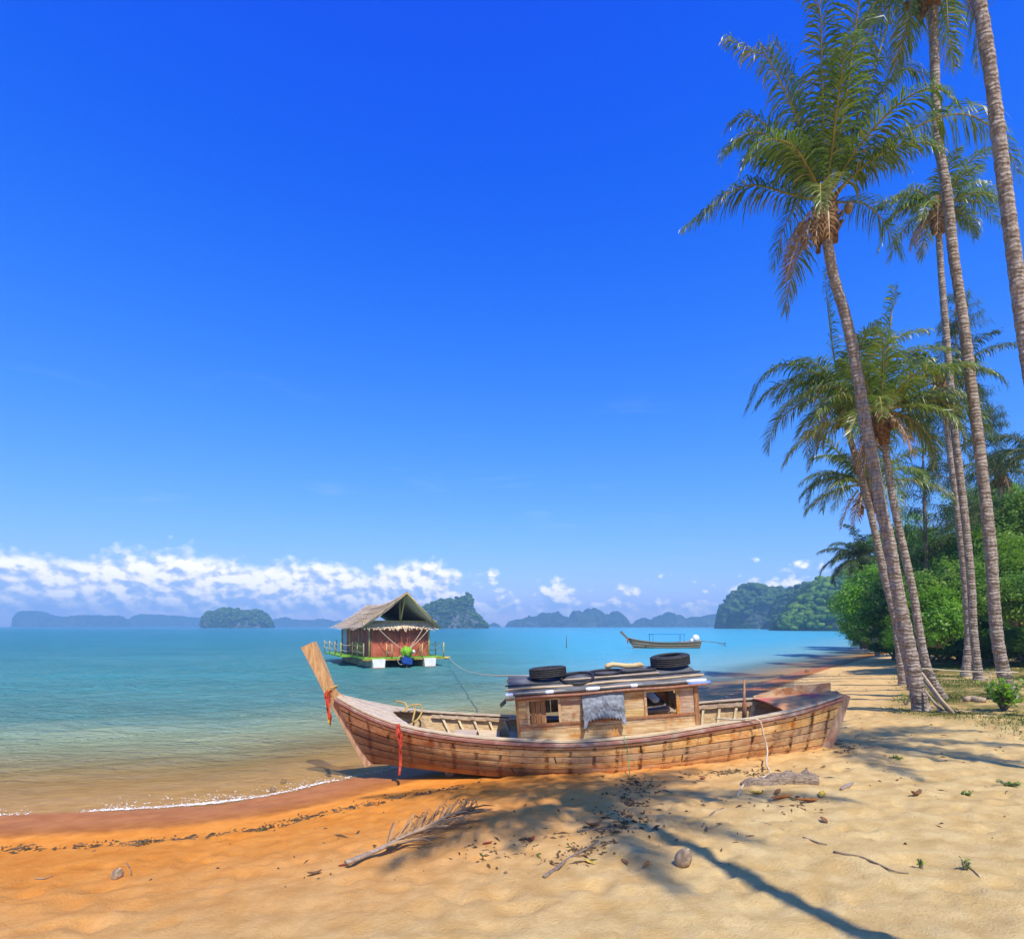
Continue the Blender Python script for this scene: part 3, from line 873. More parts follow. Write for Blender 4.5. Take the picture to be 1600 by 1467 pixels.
palm('tall leaning coconut palm nearest the stern of the beached boat', [(1290, 338), (1294, 385), (1304, 438), (1322, 498), (1337, 570), (1352, 660), (1364, 720), (1376, 792), (1389, 846), (1400, 911), (1413, 977), (1424, 1029), (1434, 1082), (1441, 1107)],
     12.8, 0.40, PALM_LEAF, D_FR, 4, 2.6, 0.75, 3, 60, nuts=6, dead=5)
palm('slim palm whose crown shows beside the leaning palm’s trunk', [(1316, 632), (1330, 690), (1345, 742), (1360, 800), (1378, 880), (1395, 950), (1412, 1010), (1428, 1068)],
     17.0, 0.34, PALM_LEAF, [F_([(-0.8, 0, 0.7), (-1.6, 0, 0.9), (-2.3, 0, 0.5), (-2.75, 0, -0.5)], droop=1.3), F_([(-0.1, 0.2, 1.5), (-0.2, 0.3, 2.8), (-0.3, 0.3, 3.9)], ll=0.7, droop=0.7),
      F_([(-0.6, -.3, 0.3), (-1.1, -.5, 0.1), (-1.4, -.6, -0.7)], droop=1.3)], 20, 2.9, 0.75, 5, 50)
palm('palm with a curving lower trunk just behind the leaning palm', [(1377, 662), (1383, 700), (1395, 780), (1410, 850), (1427, 927), (1437, 990), (1450, 1047), (1476, 1095)],
     14.6, 0.30, PALM_LEAF, [F_([(0.5, -0.2, 0.25), (1.1, -0.4, 0.25), (1.6, -0.5, -0.4), (1.9, -.5, -1.4)], ll=0.7, droop=1.0), F_([(0.05, -0.2, 1.2), (0.1, -0.3, 2.2), (0.2, -.3, 3.0)], ll=0.7)], 22, 2.5, 0.68, 6, 54)
palm('slender palm with its crown framed by two taller trunks', [(1466, 338), (1470, 420), (1480, 540), (1490, 660), (1502, 760), (1512, 850), (1518, 920), (1521, 985), (1530, 1047)],
     19.0, 0.36, PALM_LEAF, [F_([(-0.6, 0, 0.1), (-1.2, 0, 0.0), (-1.7, 0, -0.7), (-1.95, 0, -1.5)], droop=1.1), F_([(0.8, 0, 0.2), (1.5, 0, 0.1), (2.1, 0, -0.6)], droop=1.1)], 16, 2.1, 0.65, 8, 46)
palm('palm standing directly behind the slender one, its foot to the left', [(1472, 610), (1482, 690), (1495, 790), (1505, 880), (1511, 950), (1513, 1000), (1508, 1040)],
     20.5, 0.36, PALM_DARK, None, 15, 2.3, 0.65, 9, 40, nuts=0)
palm('very tall palm with its foot beside the little green shrub', [(1455, -25), (1457, 0), (1462, 150), (1466, 220), (1479, 300), (1490, 400), (1502, 480), (1520, 620), (1535, 740), (1548, 860), (1553, 940), (1561, 1015), (1580, 1092)],
     13.8, 0.38, PALM_LEAF, [F_([(0.45, -.2, 0.2), (0.75, -.3, -0.5), (0.85, -.3, -1.6), (0.9, -.3, -2.6)], ll=0.7, droop=0.9), F_([(-0.4, -.2, 0.2), (-0.7, -.3, -0.5), (-0.65, -.3, -1.5)], ll=0.8, droop=0.9),
      F_([(-0.15, -.4, 0.1), (-0.2, -.7, -0.8), (-0.1, -.7, -2.0), (0.0, -.7, -3.0)], ll=0.8, droop=0.8)], 15, 2.3, 0.75, 12, 54, hang=10)
palm('tallest palm at the right border, its foot and crown out of view', [(1490, -420), (1504, -250), (1518, -90), (1530, 0), (1550, 130), (1566, 260), (1582, 380), (1600, 520), (1625, 680), (1655, 850), (1690, 1010), (1722, 1128)],
     10.2, 0.36, PALM_LEAF, None, 24, 3.6, 0.8, 14, 50)
palm('shorter palm half hidden behind the leaning trunk', [(1356, 770), (1366, 830), (1380, 900), (1398, 970), (1412, 1030)],
     19.0, 0.32, PALM_LEAF, [F_([(-0.8, 0, 0.9), (-1.4, 0, 1.5), (-1.95, 0, 1.75)], droop=1.2, dry=.25), F_([(-0.7, 0, 0.25), (-1.4, 0, 0.3), (-1.8, 0, -0.2), (-2.0, 0, -1.0)], droop=1.2)], 16, 2.5, 0.7, 15, 46, nuts=0)
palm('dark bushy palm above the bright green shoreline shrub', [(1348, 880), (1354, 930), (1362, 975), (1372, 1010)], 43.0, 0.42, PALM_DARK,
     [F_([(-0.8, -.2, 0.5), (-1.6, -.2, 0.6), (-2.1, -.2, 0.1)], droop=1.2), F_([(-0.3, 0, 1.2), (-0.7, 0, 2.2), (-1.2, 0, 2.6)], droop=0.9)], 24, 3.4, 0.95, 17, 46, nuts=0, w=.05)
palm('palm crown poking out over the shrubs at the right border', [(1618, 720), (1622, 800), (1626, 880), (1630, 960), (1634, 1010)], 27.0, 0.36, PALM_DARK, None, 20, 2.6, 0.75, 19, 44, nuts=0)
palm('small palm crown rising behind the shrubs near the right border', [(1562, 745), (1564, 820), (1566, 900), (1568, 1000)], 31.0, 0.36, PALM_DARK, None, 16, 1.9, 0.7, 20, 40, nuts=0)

# palms standing beside the photographer: only their shadows reach the picture
def side_palm(label, x, y, h, seed, lean, nf=13, L=2.7):
    z = gz(x, y)
    r = random.Random(seed)
    root = thing('coconut_palm', label, 'palm tree', (x, y, z), group='coconut palms')
    pts = [Vector((lean[0], lean[1], h)), Vector((lean[0] * .7, lean[1] * .7, h * .7)), Vector((lean[0] * .3, lean[1] * .3, h * .35)), Vector((0, 0, -0.15))]
    palm_trunk(root, pts, 0.075, 0.12)
    ctr = pts[0]
    b = MB(); b.tube([ctr + Vector((0, 0, z_)) for z_ in (-0.5, -0.1, 0.2, 0.6)], [0.16, 0.3, 0.3, 0.1], 9); b.build('crown_shaft', FIBRE, root, True)
    for k in range(nf):
        t = k / (nf - 1)
        azz = k * 2.39996 + seed
        frond(root, [ctr + q for q in auto_frond(azz, R(64) - R(74) * t, L * r.uniform(.8, 1.15), R(62), r)], 0.6, PALM_LEAF, r=r, pairs=46, droop=0.9, w=0.04)
side_palm('palm beside the viewpoint casting its shadow across the foreground sand', 3.6, -1.6, 10.6, 31, (-0.5, 1.15))
side_palm('palm further along the beach casting its shadow behind the stern', 7.9, 2.8, 10.5, 33, (-0.3, -0.2))
# ------------------------------------------------------------------ shrubs and trees of the beach wood
SHRUB_BRIGHT = leafmat('shrub_leaf_bright', [(0, (0.07, 0.19, 0.010)), (0.5, (0.17, 0.38, 0.018)), (0.9, (0.30, 0.50, 0.03)), (1, (0.45, 0.40, 0.03))], 0.42, 0.4, 0.42, (0.45, 0.80, 0.03))
SHRUB_GREEN = leafmat('shrub_leaf_green', [(0, (0.055, 0.14, 0.012)), (0.5, (0.14, 0.28, 0.022)), (0.9, (0.25, 0.39, 0.04)), (1, (0.40, 0.32, 0.05))], 0.45, 0.4, 0.40, (0.38, 0.65, 0.03))
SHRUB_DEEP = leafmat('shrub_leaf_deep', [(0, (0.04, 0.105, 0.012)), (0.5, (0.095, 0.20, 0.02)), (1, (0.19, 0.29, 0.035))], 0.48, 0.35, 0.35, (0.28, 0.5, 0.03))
NEEDLE = leafmat('casuarina_needle', [(0, (0.035, 0.070, 0.018)), (0.5, (0.075, 0.125, 0.028)), (1, (0.15, 0.19, 0.045))], 0.6, 0.2, 0.35, (0.25, 0.35, 0.06))
BARK = wood('shrub_bark', (0.13, 0.10, 0.075), (0.24, 0.19, 0.14), grain=8, axis='z', rough=0.9)

def leaf_cloud(rx, ry, rz, nclump, nleaf, leaf, clump_r, seed, floor=-0.95, hollow=0.45):
    """leaves gathered in clumps through an uneven crown volume -> arrays"""
    r = np.random.default_rng(seed)
    # several overlapping boughs give the crown an uneven outline with gaps between them
    nb = 14
    bd = r.normal(size=(nb, 3)); bd /= np.linalg.norm(bd, axis=1)[:, None]; bd[:, 2] = bd[:, 2] * 0.95 - 0.08
    bc = bd * r.uniform(0.35, 0.66, (nb, 1)); br = r.uniform(0.30, 0.52, nb)
    pick = r.integers(0, nb, nclump * 2)
    d = r.normal(size=(nclump * 2, 3)); d /= np.linalg.norm(d, axis=1)[:, None]
    c = bc[pick] + d * (br[pick] * (hollow + (1 - hollow) * r.random(len(d)) ** 0.55) * r.uniform(.85, 1.18, len(d)))[:, None]
    c = c[c[:, 2] > floor][:nclump]
    cn = c - bc[pick][: len(c)] * 0.0; cn = cn / np.maximum(np.linalg.norm(cn, axis=1)[:, None], 0.05)
    c = c * np.array([rx, ry, rz])
    k = len(c)
    cr = clump_r * r.uniform(0.55, 1.35, k)
    off = r.normal(size=(k, nleaf, 3)) * 0.52
    p = c[:, None, :] + off * cr[:, None, None] * np.array([1, 1, 0.75])
    # leaf frame: normal mostly up/outward, axis along the surface
    nrm = cn[:, None, :] * 0.7 + np.array([0, 0, 0.75]) + r.normal(size=(k, nleaf, 3)) * 0.55
    nrm /= np.linalg.norm(nrm, axis=2)[:, :, None]
    ax = r.normal(size=(k, nleaf, 3)) + np.array([0, 0, -0.5]); ax -= nrm * (ax * nrm).sum(2)[:, :, None]
    ax /= np.linalg.norm(ax, axis=2)[:, :, None]
    bi = np.cross(nrm, ax)
    s = (leaf * r.uniform(0.6, 1.3, (k, nleaf)))[:, :, None]
    a = p - ax * s * 0.5; b = p + bi * s * 0.27 + nrm * s * 0.07; e = p - bi * s * 0.27 + nrm * s * 0.07; t = p + ax * s * 0.5 - nrm * s * 0.08
    V = np.stack([a, b, t, e], 2).reshape(-1, 3)
    Q = np.arange(k * nleaf * 4).reshape(-1, 4)
    cv_ = r.normal(0.42, 0.17, (k, 1)) + r.normal(0, 0.10, (k, nleaf))
    A = np.repeat(np.clip(cv_, 0, 0.93).ravel(), 4)
    yl = r.random(k * nleaf) < 0.006
    A = np.where(np.repeat(yl, 4), 1.0, A)
    return V, Q, A, c

def stems_mesh(c, n, seed, base_r, spread):
    r = random.Random(seed)
    b = MB()
    pick = [c[i] for i in r.sample(range(len(c)), min(n, len(c)))]
    return pick, r

SHRUBS = {}
def shrub_meshes(kind, rx, ry, rz, nclump, nleaf, leaf, clump_r, mat, seed, floor):
    V, Q, A, c = leaf_cloud(rx, ry, rz, nclump, nleaf, leaf, clump_r, seed, floor)
    crown = raw_mesh('crown', V, Q, mat, False, {'var': A})
    b = MB()
    r = random.Random(seed)
    base = Vector((0, 0, -rz * abs(floor) - 0.1))
    for q in r.sample(range(len(c)), min(16, len(c))):
        e = Vector(c[q]); st = base + Vector((r.uniform(-.3, .3) * rx, r.uniform(-.2, .2) * ry, 0))
        mid = st.lerp(e, 0.5) + Vector((r.uniform(-.2, .2), r.uniform(-.2, .2), -0.1)) * rx * 0.4
        b.tube([st, st.lerp(mid, .5) + Vector((0, 0, .1)), mid, e], [0.06, 0.045, 0.03, 0.01], 6)
    bo = b.build('trunk', BARK, None, True)
    tm = bo.data
    bpy.data.objects.remove(bo)
    return crown, tm

SH = {
    'bright': shrub_meshes('bright', 2.1, 1.8, 1.7, 620, 34, 0.14, 0.30, SHRUB_BRIGHT, 3, -0.8),
    'green': shrub_meshes('green', 2.4, 2.0, 2.0, 720, 34, 0.125, 0.30, SHRUB_GREEN, 5, -0.85),
    'green2': shrub_meshes('green2', 2.2, 2.2, 2.3, 720, 34, 0.13, 0.32, SHRUB_GREEN, 8, -0.85),
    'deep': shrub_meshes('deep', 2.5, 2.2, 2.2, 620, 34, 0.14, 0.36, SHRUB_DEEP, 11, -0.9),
}
def shrub(kind, name, label, cat, px, py, d, sx_=1.0, sz_=1.0, rz=0.0, group='beach shrubs', zc=None):
    """crown centre surveyed at (px, py, d)"""
    c = P(px, py, d)
    root = thing(name, label, cat, (c.x, c.y, gz(c.x, c.y)), rz, group)
    cm, tm = SH[kind]
    o = link('crown', cm, root, (0, 0, c.z - root.location.z)); o.scale = (sx_, sx_, sz_)
    t = link('trunk', tm, root, (0, 0, c.z - root.location.z)); t.scale = (sx_, sx_, sz_)
    return root

shrub('bright', 'shrub', 'bright lime green shrub leaning out over the water’s edge', 'shrub', 1382, 940, 36, 1.38, 1.5, 0.3)
shrub('bright', 'shrub', 'bright green shrub right behind the two leaning palm feet', 'shrub', 1452, 965, 23, 0.72, 0.8, 1.9)
shrub('green', 'shrub', 'mid green shrub behind the slender palm foot', 'shrub', 1480, 925, 24.5, 0.95, 0.85, 0.7)
shrub('green2', 'shrub', 'tall green shrub filling the gap between the two right palm trunks', 'shrub', 1535, 880, 27, 1.05, 1.05, 2.2)
shrub('green', 'shrub', 'broad green shrub at the right border above the grass bank', 'shrub', 1600, 900, 23, 0.95, 1.1, 4.0)
shrub('green2', 'shrub', 'high rounded shrub crown at the upper right of the thicket', 'shrub', 1590, 815, 31, 1.0, 1.0, 5.2)
shrub('green', 'shrub', 'round-topped shrub behind the curving palm trunk', 'shrub', 1455, 865, 30, 1.0, 0.95, 3.1)
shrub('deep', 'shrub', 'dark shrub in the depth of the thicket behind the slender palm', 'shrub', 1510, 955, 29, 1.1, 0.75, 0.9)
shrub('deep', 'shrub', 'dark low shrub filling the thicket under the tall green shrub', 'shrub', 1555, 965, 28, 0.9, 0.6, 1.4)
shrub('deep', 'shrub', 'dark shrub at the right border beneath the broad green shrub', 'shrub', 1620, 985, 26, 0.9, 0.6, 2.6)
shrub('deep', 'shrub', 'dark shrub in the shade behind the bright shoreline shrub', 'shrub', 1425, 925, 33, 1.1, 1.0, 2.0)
shrub('green', 'tree', 'leafy tree top between the leaning palms’ trunks', 'tree', 1425, 850, 38, 1.1, 1.3, 0.2)
shrub('green2', 'tree', 'broad tree crown closing the thicket behind the very tall palm', 'tree', 1535, 800, 38, 1.35, 1.2, 0.2)
shrub('green2', 'tree', 'broad tree far back in the thicket at the right border', 'tree', 1640, 830, 40, 1.6, 1.6, 1.2)
shrub('green', 'shrub', 'farthest shrub of the beach, dipping towards the bay', 'shrub', 1352, 985, 52, 1.2, 0.9, 1.2)
shrub('green2', 'tree', 'tree of the shoreline wood beyond the bright shrub', 'tree', 1345, 935, 62, 1.6, 1.4, 2.2)
shrub('green', 'tree', 'rounded tree of the shoreline wood farther down the beach', 'tree', 1390, 900, 55, 1.7, 1.7, 0.2)

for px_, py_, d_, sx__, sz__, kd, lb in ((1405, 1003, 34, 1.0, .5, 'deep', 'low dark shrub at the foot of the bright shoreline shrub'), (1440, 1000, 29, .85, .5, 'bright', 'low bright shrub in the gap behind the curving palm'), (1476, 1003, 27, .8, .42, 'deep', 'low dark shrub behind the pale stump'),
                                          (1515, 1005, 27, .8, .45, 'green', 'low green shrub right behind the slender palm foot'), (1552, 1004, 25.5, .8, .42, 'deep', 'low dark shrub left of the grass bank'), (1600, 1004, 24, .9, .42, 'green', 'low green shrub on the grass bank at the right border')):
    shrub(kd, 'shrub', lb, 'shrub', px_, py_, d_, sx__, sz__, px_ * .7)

# feathery casuarinas behind the palms
def casuarina(label, px, py_top, py_base, d, w, seed, n=420):
    r = np.random.default_rng(seed)
    base = P(px, py_base, d); top = P(px - 8, py_top, d)
    z0 = gz(base.x, base.y); hgt = top.z - z0
    root = thing('casuarina_tree', label, 'tree', (base.x, base.y, z0), group='casuarinas behind the palms')
    b = MB()
    b.tube([(0, 0, -0.2), (0.05, 0, hgt * 0.3), (-0.1, 0, hgt * 0.6), (top.x - base.x, 0, hgt)], [0.16, 0.13, 0.08, 0.015], 8)
    b.build('trunk', BARK, root, True)
    V, A = [], []
    bb = MB()
    for k in range(int(hgt * 7)):
        t = 0.34 + 0.66 * r.random() ** 0.9
        a = r.uniform(0, 6.28); L = w * (1.25 - t) * r.uniform(0.5, 1.15) + 0.25
        p0 = np.array([0, 0, hgt * t]); dr = np.array([math.cos(a), math.sin(a), r.uniform(0.1, 0.8)])
        p1 = p0 + dr * L * 0.55; p2 = p1 + (dr + np.array([0, 0, -0.35])) * L * 0.45
        bb.tube([p0, p1, p2], [0.025, 0.014, 0.005], 4, False)
        for j in range(62):
            s_ = r.uniform(0.25, 1.0)
            q = (p0 * (1 - s_) + p1 * s_) if r.random() < .4 else (p1 * (1 - s_) + p2 * s_)
            q = q + r.normal(size=3) * 0.10
            e = q + np.array([r.normal() * 0.10, r.normal() * 0.10, -r.uniform(0.12, 0.42)]) + dr * 0.10
            wd = np.array([r.normal(), r.normal(), 0]); wd = wd / np.linalg.norm(wd) * 0.011
            V += [q - wd, q + wd, e + wd * 0.4, e - wd * 0.4]
            A += [float(np.clip(r.normal(0.5, 0.2), 0, 1))] * 4
    bb.build('branches', BARK, root, True)
    V = np.array(V)
    cr = link('crown', raw_mesh('crown', V, np.arange(len(V)).reshape(-1, 4), NEEDLE, False, {'var': A}), root)
casuarina('wispy casuarina tree showing between the slender palm trunk and the very tall palm', 1500, 455, 1000, 27, 1.7, 3)
casuarina('feathery casuarina tree behind the palm crowns, right of the curving trunk', 1448, 640, 1000, 29, 2.0, 4)
casuarina('short pale casuarina tree left of the small far palm crown', 1545, 640, 1000, 32, 1.5, 6)

# grass bank, turf and little plants ------------------------------------------------
GRASS = leafmat('grass_blade', [(0, (0.05, 0.085, 0.012)), (0.5, (0.105, 0.15, 0.02)), (1, (0.24, 0.20, 0.06))], 0.6, 0.2, 0.3, (0.3, 0.45, 0.03))
r = np.random.default_rng(44)
N = 420000
gx = r.uniform(6.0, 30, N); gy = 8.2 + (r.random(N) ** 1.7) * 30
ok = (gx / gy < 1.05)
gx, gy = gx[ok], gy[ok]
gs = shore_s(gx, gy)
dn = fbm(gx * 0.9, gy * 0.9, 61, 4) + 0.25 * (fbm(gx * 3, gy * 3, 65, 3) - 0.5)
pr = np.clip((gs - 4.6) / 1.5, 0, 1) * np.clip((gx - 7.6) / 1.8, 0, 1) * np.clip((dn - 0.42) * 4.0, 0, 1) * np.clip((gy - 8.3) / 3, 0.04, 1)
ok = r.random(len(gx)) < pr
gx, gy = gx[ok], gy[ok]
gzv = ground_z(gx, gy)
k = len(gx)
hh_ = r.uniform(0.02, 0.075, k) * (0.6 + 0.8 * dn[ok]); an = r.uniform(0, 6.28, k); wd = r.uniform(0.003, 0.006, k) * (1 + gy / 14)
lean = r.normal(size=(k, 2)) * 0.035
V = np.zeros((k, 3, 3))
V[:, 0] = np.stack([gx - np.cos(an) * wd, gy - np.sin(an) * wd, gzv - .005], 1)
V[:, 1] = np.stack([gx + np.cos(an) * wd, gy + np.sin(an) * wd, gzv - .005], 1)
V[:, 2] = np.stack([gx + lean[:, 0], gy + lean[:, 1], gzv + hh_], 1)
go = link('grass', raw_mesh('grass', V.reshape(-1, 3), np.arange(k * 3).reshape(-1, 3), GRASS, False, {'var': np.repeat(np.clip(r.normal(.45, .25, k), 0, 1), 3)}))
tag(go, 'thin turf around the palm feet', 'grass', kind='stuff')

def small_plant(label, px, py, h, n, leaf, seed, mat=SHRUB_BRIGHT, spread=0.6, group='small beach plants'):
    q = hit(px, py)
    r = random.Random(seed)
    root = thing('small_plant', label, 'plant', q, group=group)
    b = MB(); V, Q, A = [], [], []
    for k in range(n):
        a = r.uniform(0, 6.28); tip = Vector((math.cos(a) * spread * h * r.random(), math.sin(a) * spread * h * r.random(), h * r.uniform(0.5, 1)))
        b.tube([(0, 0, -0.03), tip * 0.5 + Vector((0, 0, 0.05 * h)), tip], [0.012, 0.008, 0.004], 5, False)
        for j in range(9):
            p = tip * r.uniform(0.45, 1.05) + Vector((r.gauss(0, .03), r.gauss(0, .03), r.gauss(0, .03))) * (h / .5)
            ax = Vector((r.gauss(0, 1), r.gauss(0, 1), r.gauss(0.1, .5))).normalized(); nr = Vector((r.gauss(0, .4), r.gauss(0, .4), 1)).normalized()
            bi = ax.cross(nr).normalized(); s = leaf * r.uniform(.6, 1.3); i = len(V)
            V += [p, p + ax * s * .5 + bi * s * .24 + nr * s * .05, p + ax * s, p + ax * s * .5 - bi * s * .24 + nr * s * .05]
            Q.append((i, i + 1, i + 2, i + 3)); A += [min(1, max(0, r.gauss(.45, .2)))] * 4
    b.build('stem', BARK, root, True)
    link('leaves', raw_mesh('leaves', [tuple(v) for v in V], Q, mat, False, {'var': A}), root)
small_plant('little leafy green shrub at the foot of the very tall palm', 1568, 1112, 0.62, 46, 0.13, 1)
small_plant('low clump of green leaves left of the little leafy shrub', 1545, 1085, 0.22, 14, 0.09, 2)
small_plant('thin seedling on the sand left of the leaning palm foot', 1415, 1102, 0.3, 5, 0.07, 3)
small_plant('green leafy clump beside the pale stump', 1474, 1024, 0.75, 20, 0.2, 4, SHRUB_GREEN)
small_plant('tiny weed sprouting from the bare sand near the right border', 1440, 1352, 0.07, 4, 0.022, 5)
small_plant('small creeping weed on the sand at the bottom right', 1508, 1362, 0.08, 5, 0.022, 6)
small_plant('flat weed patch on the sand behind the driftwood plank', 1400, 1186, 0.035, 16, 0.03, 7, SHRUB_GREEN, 3.0)
small_plant('low weed patch on the sand near the right border', 1575, 1228, 0.045, 16, 0.032, 8, SHRUB_GREEN, 2.4)
small_plant('small weed tuft between the palm shadows on the right sand', 1510, 1242, 0.03, 9, 0.028, 9, SHRUB_GREEN, 2.4)
# ------------------------------------------------------------------ the beached wooden boat
PLANK = Mat('hull_plank')
m = PLANK
o = m.obj(); rr = m.rand()
off = m.n('VectorMath', {0: o, 1: m.n('CombineXYZ', {0: m.math('MULTIPLY', rr, 31.0), 1: m.math('MULTIPLY', rr, 9.0), 2: 0.0}).outputs[0]}, operation='ADD').outputs[0]
gr = m.noise(m.map(off, (1.1, 10, 16)), 3.0, 6, 0.65, 0.5)
fn = m.noise(m.map(off, (5, 60, 70)), 2.0, 3, 0.6)
bl = m.noise(off, 1.9, 5, 0.62)
bl2 = m.noise(m.map(off, (1, 1, 1.6), (5, 2, 8)), 3.1, 6, 0.66)
xyz = m.n('SeparateXYZ', {'Vector': o})
c = m.mix(m.smooth(gr, 0.3, 0.7), (0.60, 0.325, 0.115), (0.88, 0.585, 0.265))
c = m.mix(m.math('MULTIPLY', m.smooth(bl2, 0.48, 0.66), 0.75), c, (0.60, 0.235, 0.065))
c = m.mix(m.math('MULTIPLY', m.smooth(bl, 0.58, 0.76), 0.5), c, (0.15, 0.085, 0.05))
c = m.mix(m.math('MULTIPLY', m.smooth(fn, 0.57, 0.72), 0.65), c, (0.12, 0.065, 0.035))
c = m.mix(m.math('MULTIPLY', m.smooth(m.noise(off, 1.2, 3, 0.5), 0.52, 0.68), 0.35), c, (0.70, 0.53, 0.34))
dr = m.noise(m.map(off, (11, 11, 1.3), (3, 7, 2)), 1.0, 5, 0.62)
c = m.mix(m.math('MULTIPLY', m.smooth(dr, 0.54, 0.70), 0.60), c, (0.13, 0.075, 0.042))
pal = m.noise(m.map(off, (2.5, 14, 20), (1, 4, 9)), 1.6, 5, 0.6)
c = m.mix(m.math('MULTIPLY', m.smooth(pal, 0.56, 0.70), 0.5), c, (0.84, 0.62, 0.36))
# iron stains where each frame is nailed
fx = m.math('ABSOLUTE', m.math('SUBTRACT', m.math('FRACT', m.math('DIVIDE', m.math('ADD', xyz.outputs[0], m.math('MULTIPLY', m.math('SUBTRACT', bl2, 0.5), 0.09)), 0.335)), 0.5))
wob = m.noise(m.map(off, (7, 7, 9)), 1.0, 4, 0.6)
st = m.math('MULTIPLY', m.smooth(fx, 0.115, 0.035), m.smooth(wob, 0.44, 0.58))
c = m.mix(m.math('MULTIPLY', st, 0.88), c, (0.055, 0.026, 0.012))
st2 = m.math('MULTIPLY', m.smooth(fx, 0.20, 0.06), m.smooth(m.noise(m.map(off, (4, 4, 5), (9, 9, 9)), 1.0, 4, 0.6), 0.46, 0.6))
c = m.mix(m.math('MULTIPLY', st2, 0.55), c, (0.40, 0.125, 0.03))
# old weed line along the forefoot and bottom
low = m.math('ADD', m.math('ADD', xyz.outputs[2], m.math('MULTIPLY', m.math('MAXIMUM', m.math('MULTIPLY', xyz.outputs[0], -1.0), -0.4), -0.16)), m.math('MULTIPLY', m.math('SUBTRACT', bl, 0.5), 0.35))
c = m.mix(m.math('MULTIPLY', m.smooth(low, 0.10, -0.08), 0.75), c, (0.085, 0.050, 0.032))
hv = m.n('HueSaturation', {'Hue': 0.5, 'Saturation': m.math('ADD', 0.85, m.math('MULTIPLY', rr, 0.3)), 'Value': m.math('ADD', 0.68, m.math('MULTIPLY', rr, 0.55)), 'Color': c}).outputs[0]
PLANK = m.done(m.pbr(hv, 0.75, 0.25, m.bump(m.math('ADD', gr, m.math('MULTIPLY', fn, 0.6)), 0.6, 0.012)))
GREYW = wood('grey_deck_wood', (0.44, 0.32, 0.20), (0.70, 0.56, 0.39), stain=0.45)
DARKW = wood('dark_wood', (0.075, 0.045, 0.028), (0.16, 0.10, 0.06), vary=0.3)
INNER = wood('hull_inside', (0.34, 0.215, 0.11), (0.60, 0.43, 0.25), stain=0.6)
RIBW = wood('rib_wood', (0.46, 0.35, 0.21), (0.72, 0.58, 0.38), axis='z', stain=0.3)
CABW = wood('cabin_plank', (0.46, 0.275, 0.125), (0.74, 0.53, 0.29), stain=0.75, rust=(0.50, 0.17, 0.035))
CABV = wood('cabin_post', (0.28, 0.12, 0.055), (0.47, 0.25, 0.115), axis='z', stain=0.45, rust=(0.40, 0.13, 0.04))
RAILR = wood('red_rail', (0.36, 0.12, 0.070), (0.54, 0.28, 0.17), stain=0.45, rust=(0.55, 0.44, 0.32))
CAULK = plain('caulking_tar', (0.018, 0.012, 0.009), 0.9, 0.1, 0.3)
PLANKV = wood('stern_board', (0.42, 0.24, 0.11), (0.66, 0.44, 0.23), axis='z', grain=8, stain=0.5, rust=(0.42, 0.15, 0.05))
PROWW = wood('prow_wood', (0.42, 0.22, 0.085), (0.68, 0.42, 0.18), axis='z', grain=9, stain=0.35)
ROOF = plain('roof_felt', (0.12, 0.118, 0.115), 0.75, 0.3, 0.4, 3.5, 0.4, 0.02)
TARP = plain('grey_tarp', (0.22, 0.235, 0.25), 0.55, 0.4, 0.35, 14, 0.8, 0.02)
RUBBER = plain('tyre_rubber', (0.035, 0.033, 0.031), 0.75, 0.3, 0.35, 18, 0.25, 0.006)
HOSE = plain('black_hose', (0.03, 0.027, 0.026), 0.6, 0.35, 0.3)
ROPE = plain('rope', (0.58, 0.49, 0.34), 0.9, 0.1, 0.25, 60, 0.6, 0.006)
YROPE = plain('yellow_rope', (0.55, 0.36, 0.11), 0.9, 0.1, 0.3, 60, 0.6, 0.006)
REDC = plain('red_cloth', (0.52, 0.075, 0.04), 0.85, 0.15, 0.4, 20, 0.5, 0.01)
YELC = plain('yellow_cloth', (0.75, 0.42, 0.05), 0.85, 0.15, 0.3)
GRNC = plain('green_cord', (0.05, 0.35, 0.14), 0.6, 0.3, 0.2)
WHITE = plain('white_plastic', (0.72, 0.76, 0.80), 0.5, 0.4, 0.12)
BLUEP = plain('blue_plastic', (0.16, 0.30, 0.72), 0.5, 0.4, 0.25)
DRIFT = wood('driftwood', (0.27, 0.19, 0.12), (0.50, 0.38, 0.25), stain=0.4, dark=(0.07, 0.05, 0.035))
PALEW = wood('pale_driftwood', (0.46, 0.32, 0.18), (0.66, 0.50, 0.32), stain=0.25)

DC = 9.1
ROLL = math.tan(R(2.0))
GUN = [(520, 1087, .06), (550, 1105, .28), (587, 1122, .48), (625, 1135, .63), (675, 1145, .77), (737, 1153, .87), (800, 1158, .92), (880, 1161, .94), (955, 1157, .94),
       (1030, 1149, .92), (1105, 1136, .88), (1180, 1124, .78), (1240, 1112, .60), (1285, 1099, .38), (1320, 1086, .12)]
BOT = [(575, 1189, .03), (600, 1193, .13), (625, 1197, .29), (675, 1203, .46), (762, 1212, .64), (850, 1217, .70), (980, 1213, .70), (1055, 1206, .66), (1130, 1196, .58), (1180, 1188, .47), (1240, 1181, .28), (1283, 1175, .06)]
def tab(T):
    X = np.array([(px - CX) / F * (DC - b) for px, py, b in T]); Z = np.array([H - (py - HY) / F * (DC - b) for px, py, b in T]); B = np.array([b for *_, b in T])
    return X, Z, B
GX, GZ, GB = tab(GUN); BX, BZ, BB = tab(BOT)
UU = np.linspace(0, 1, 161)
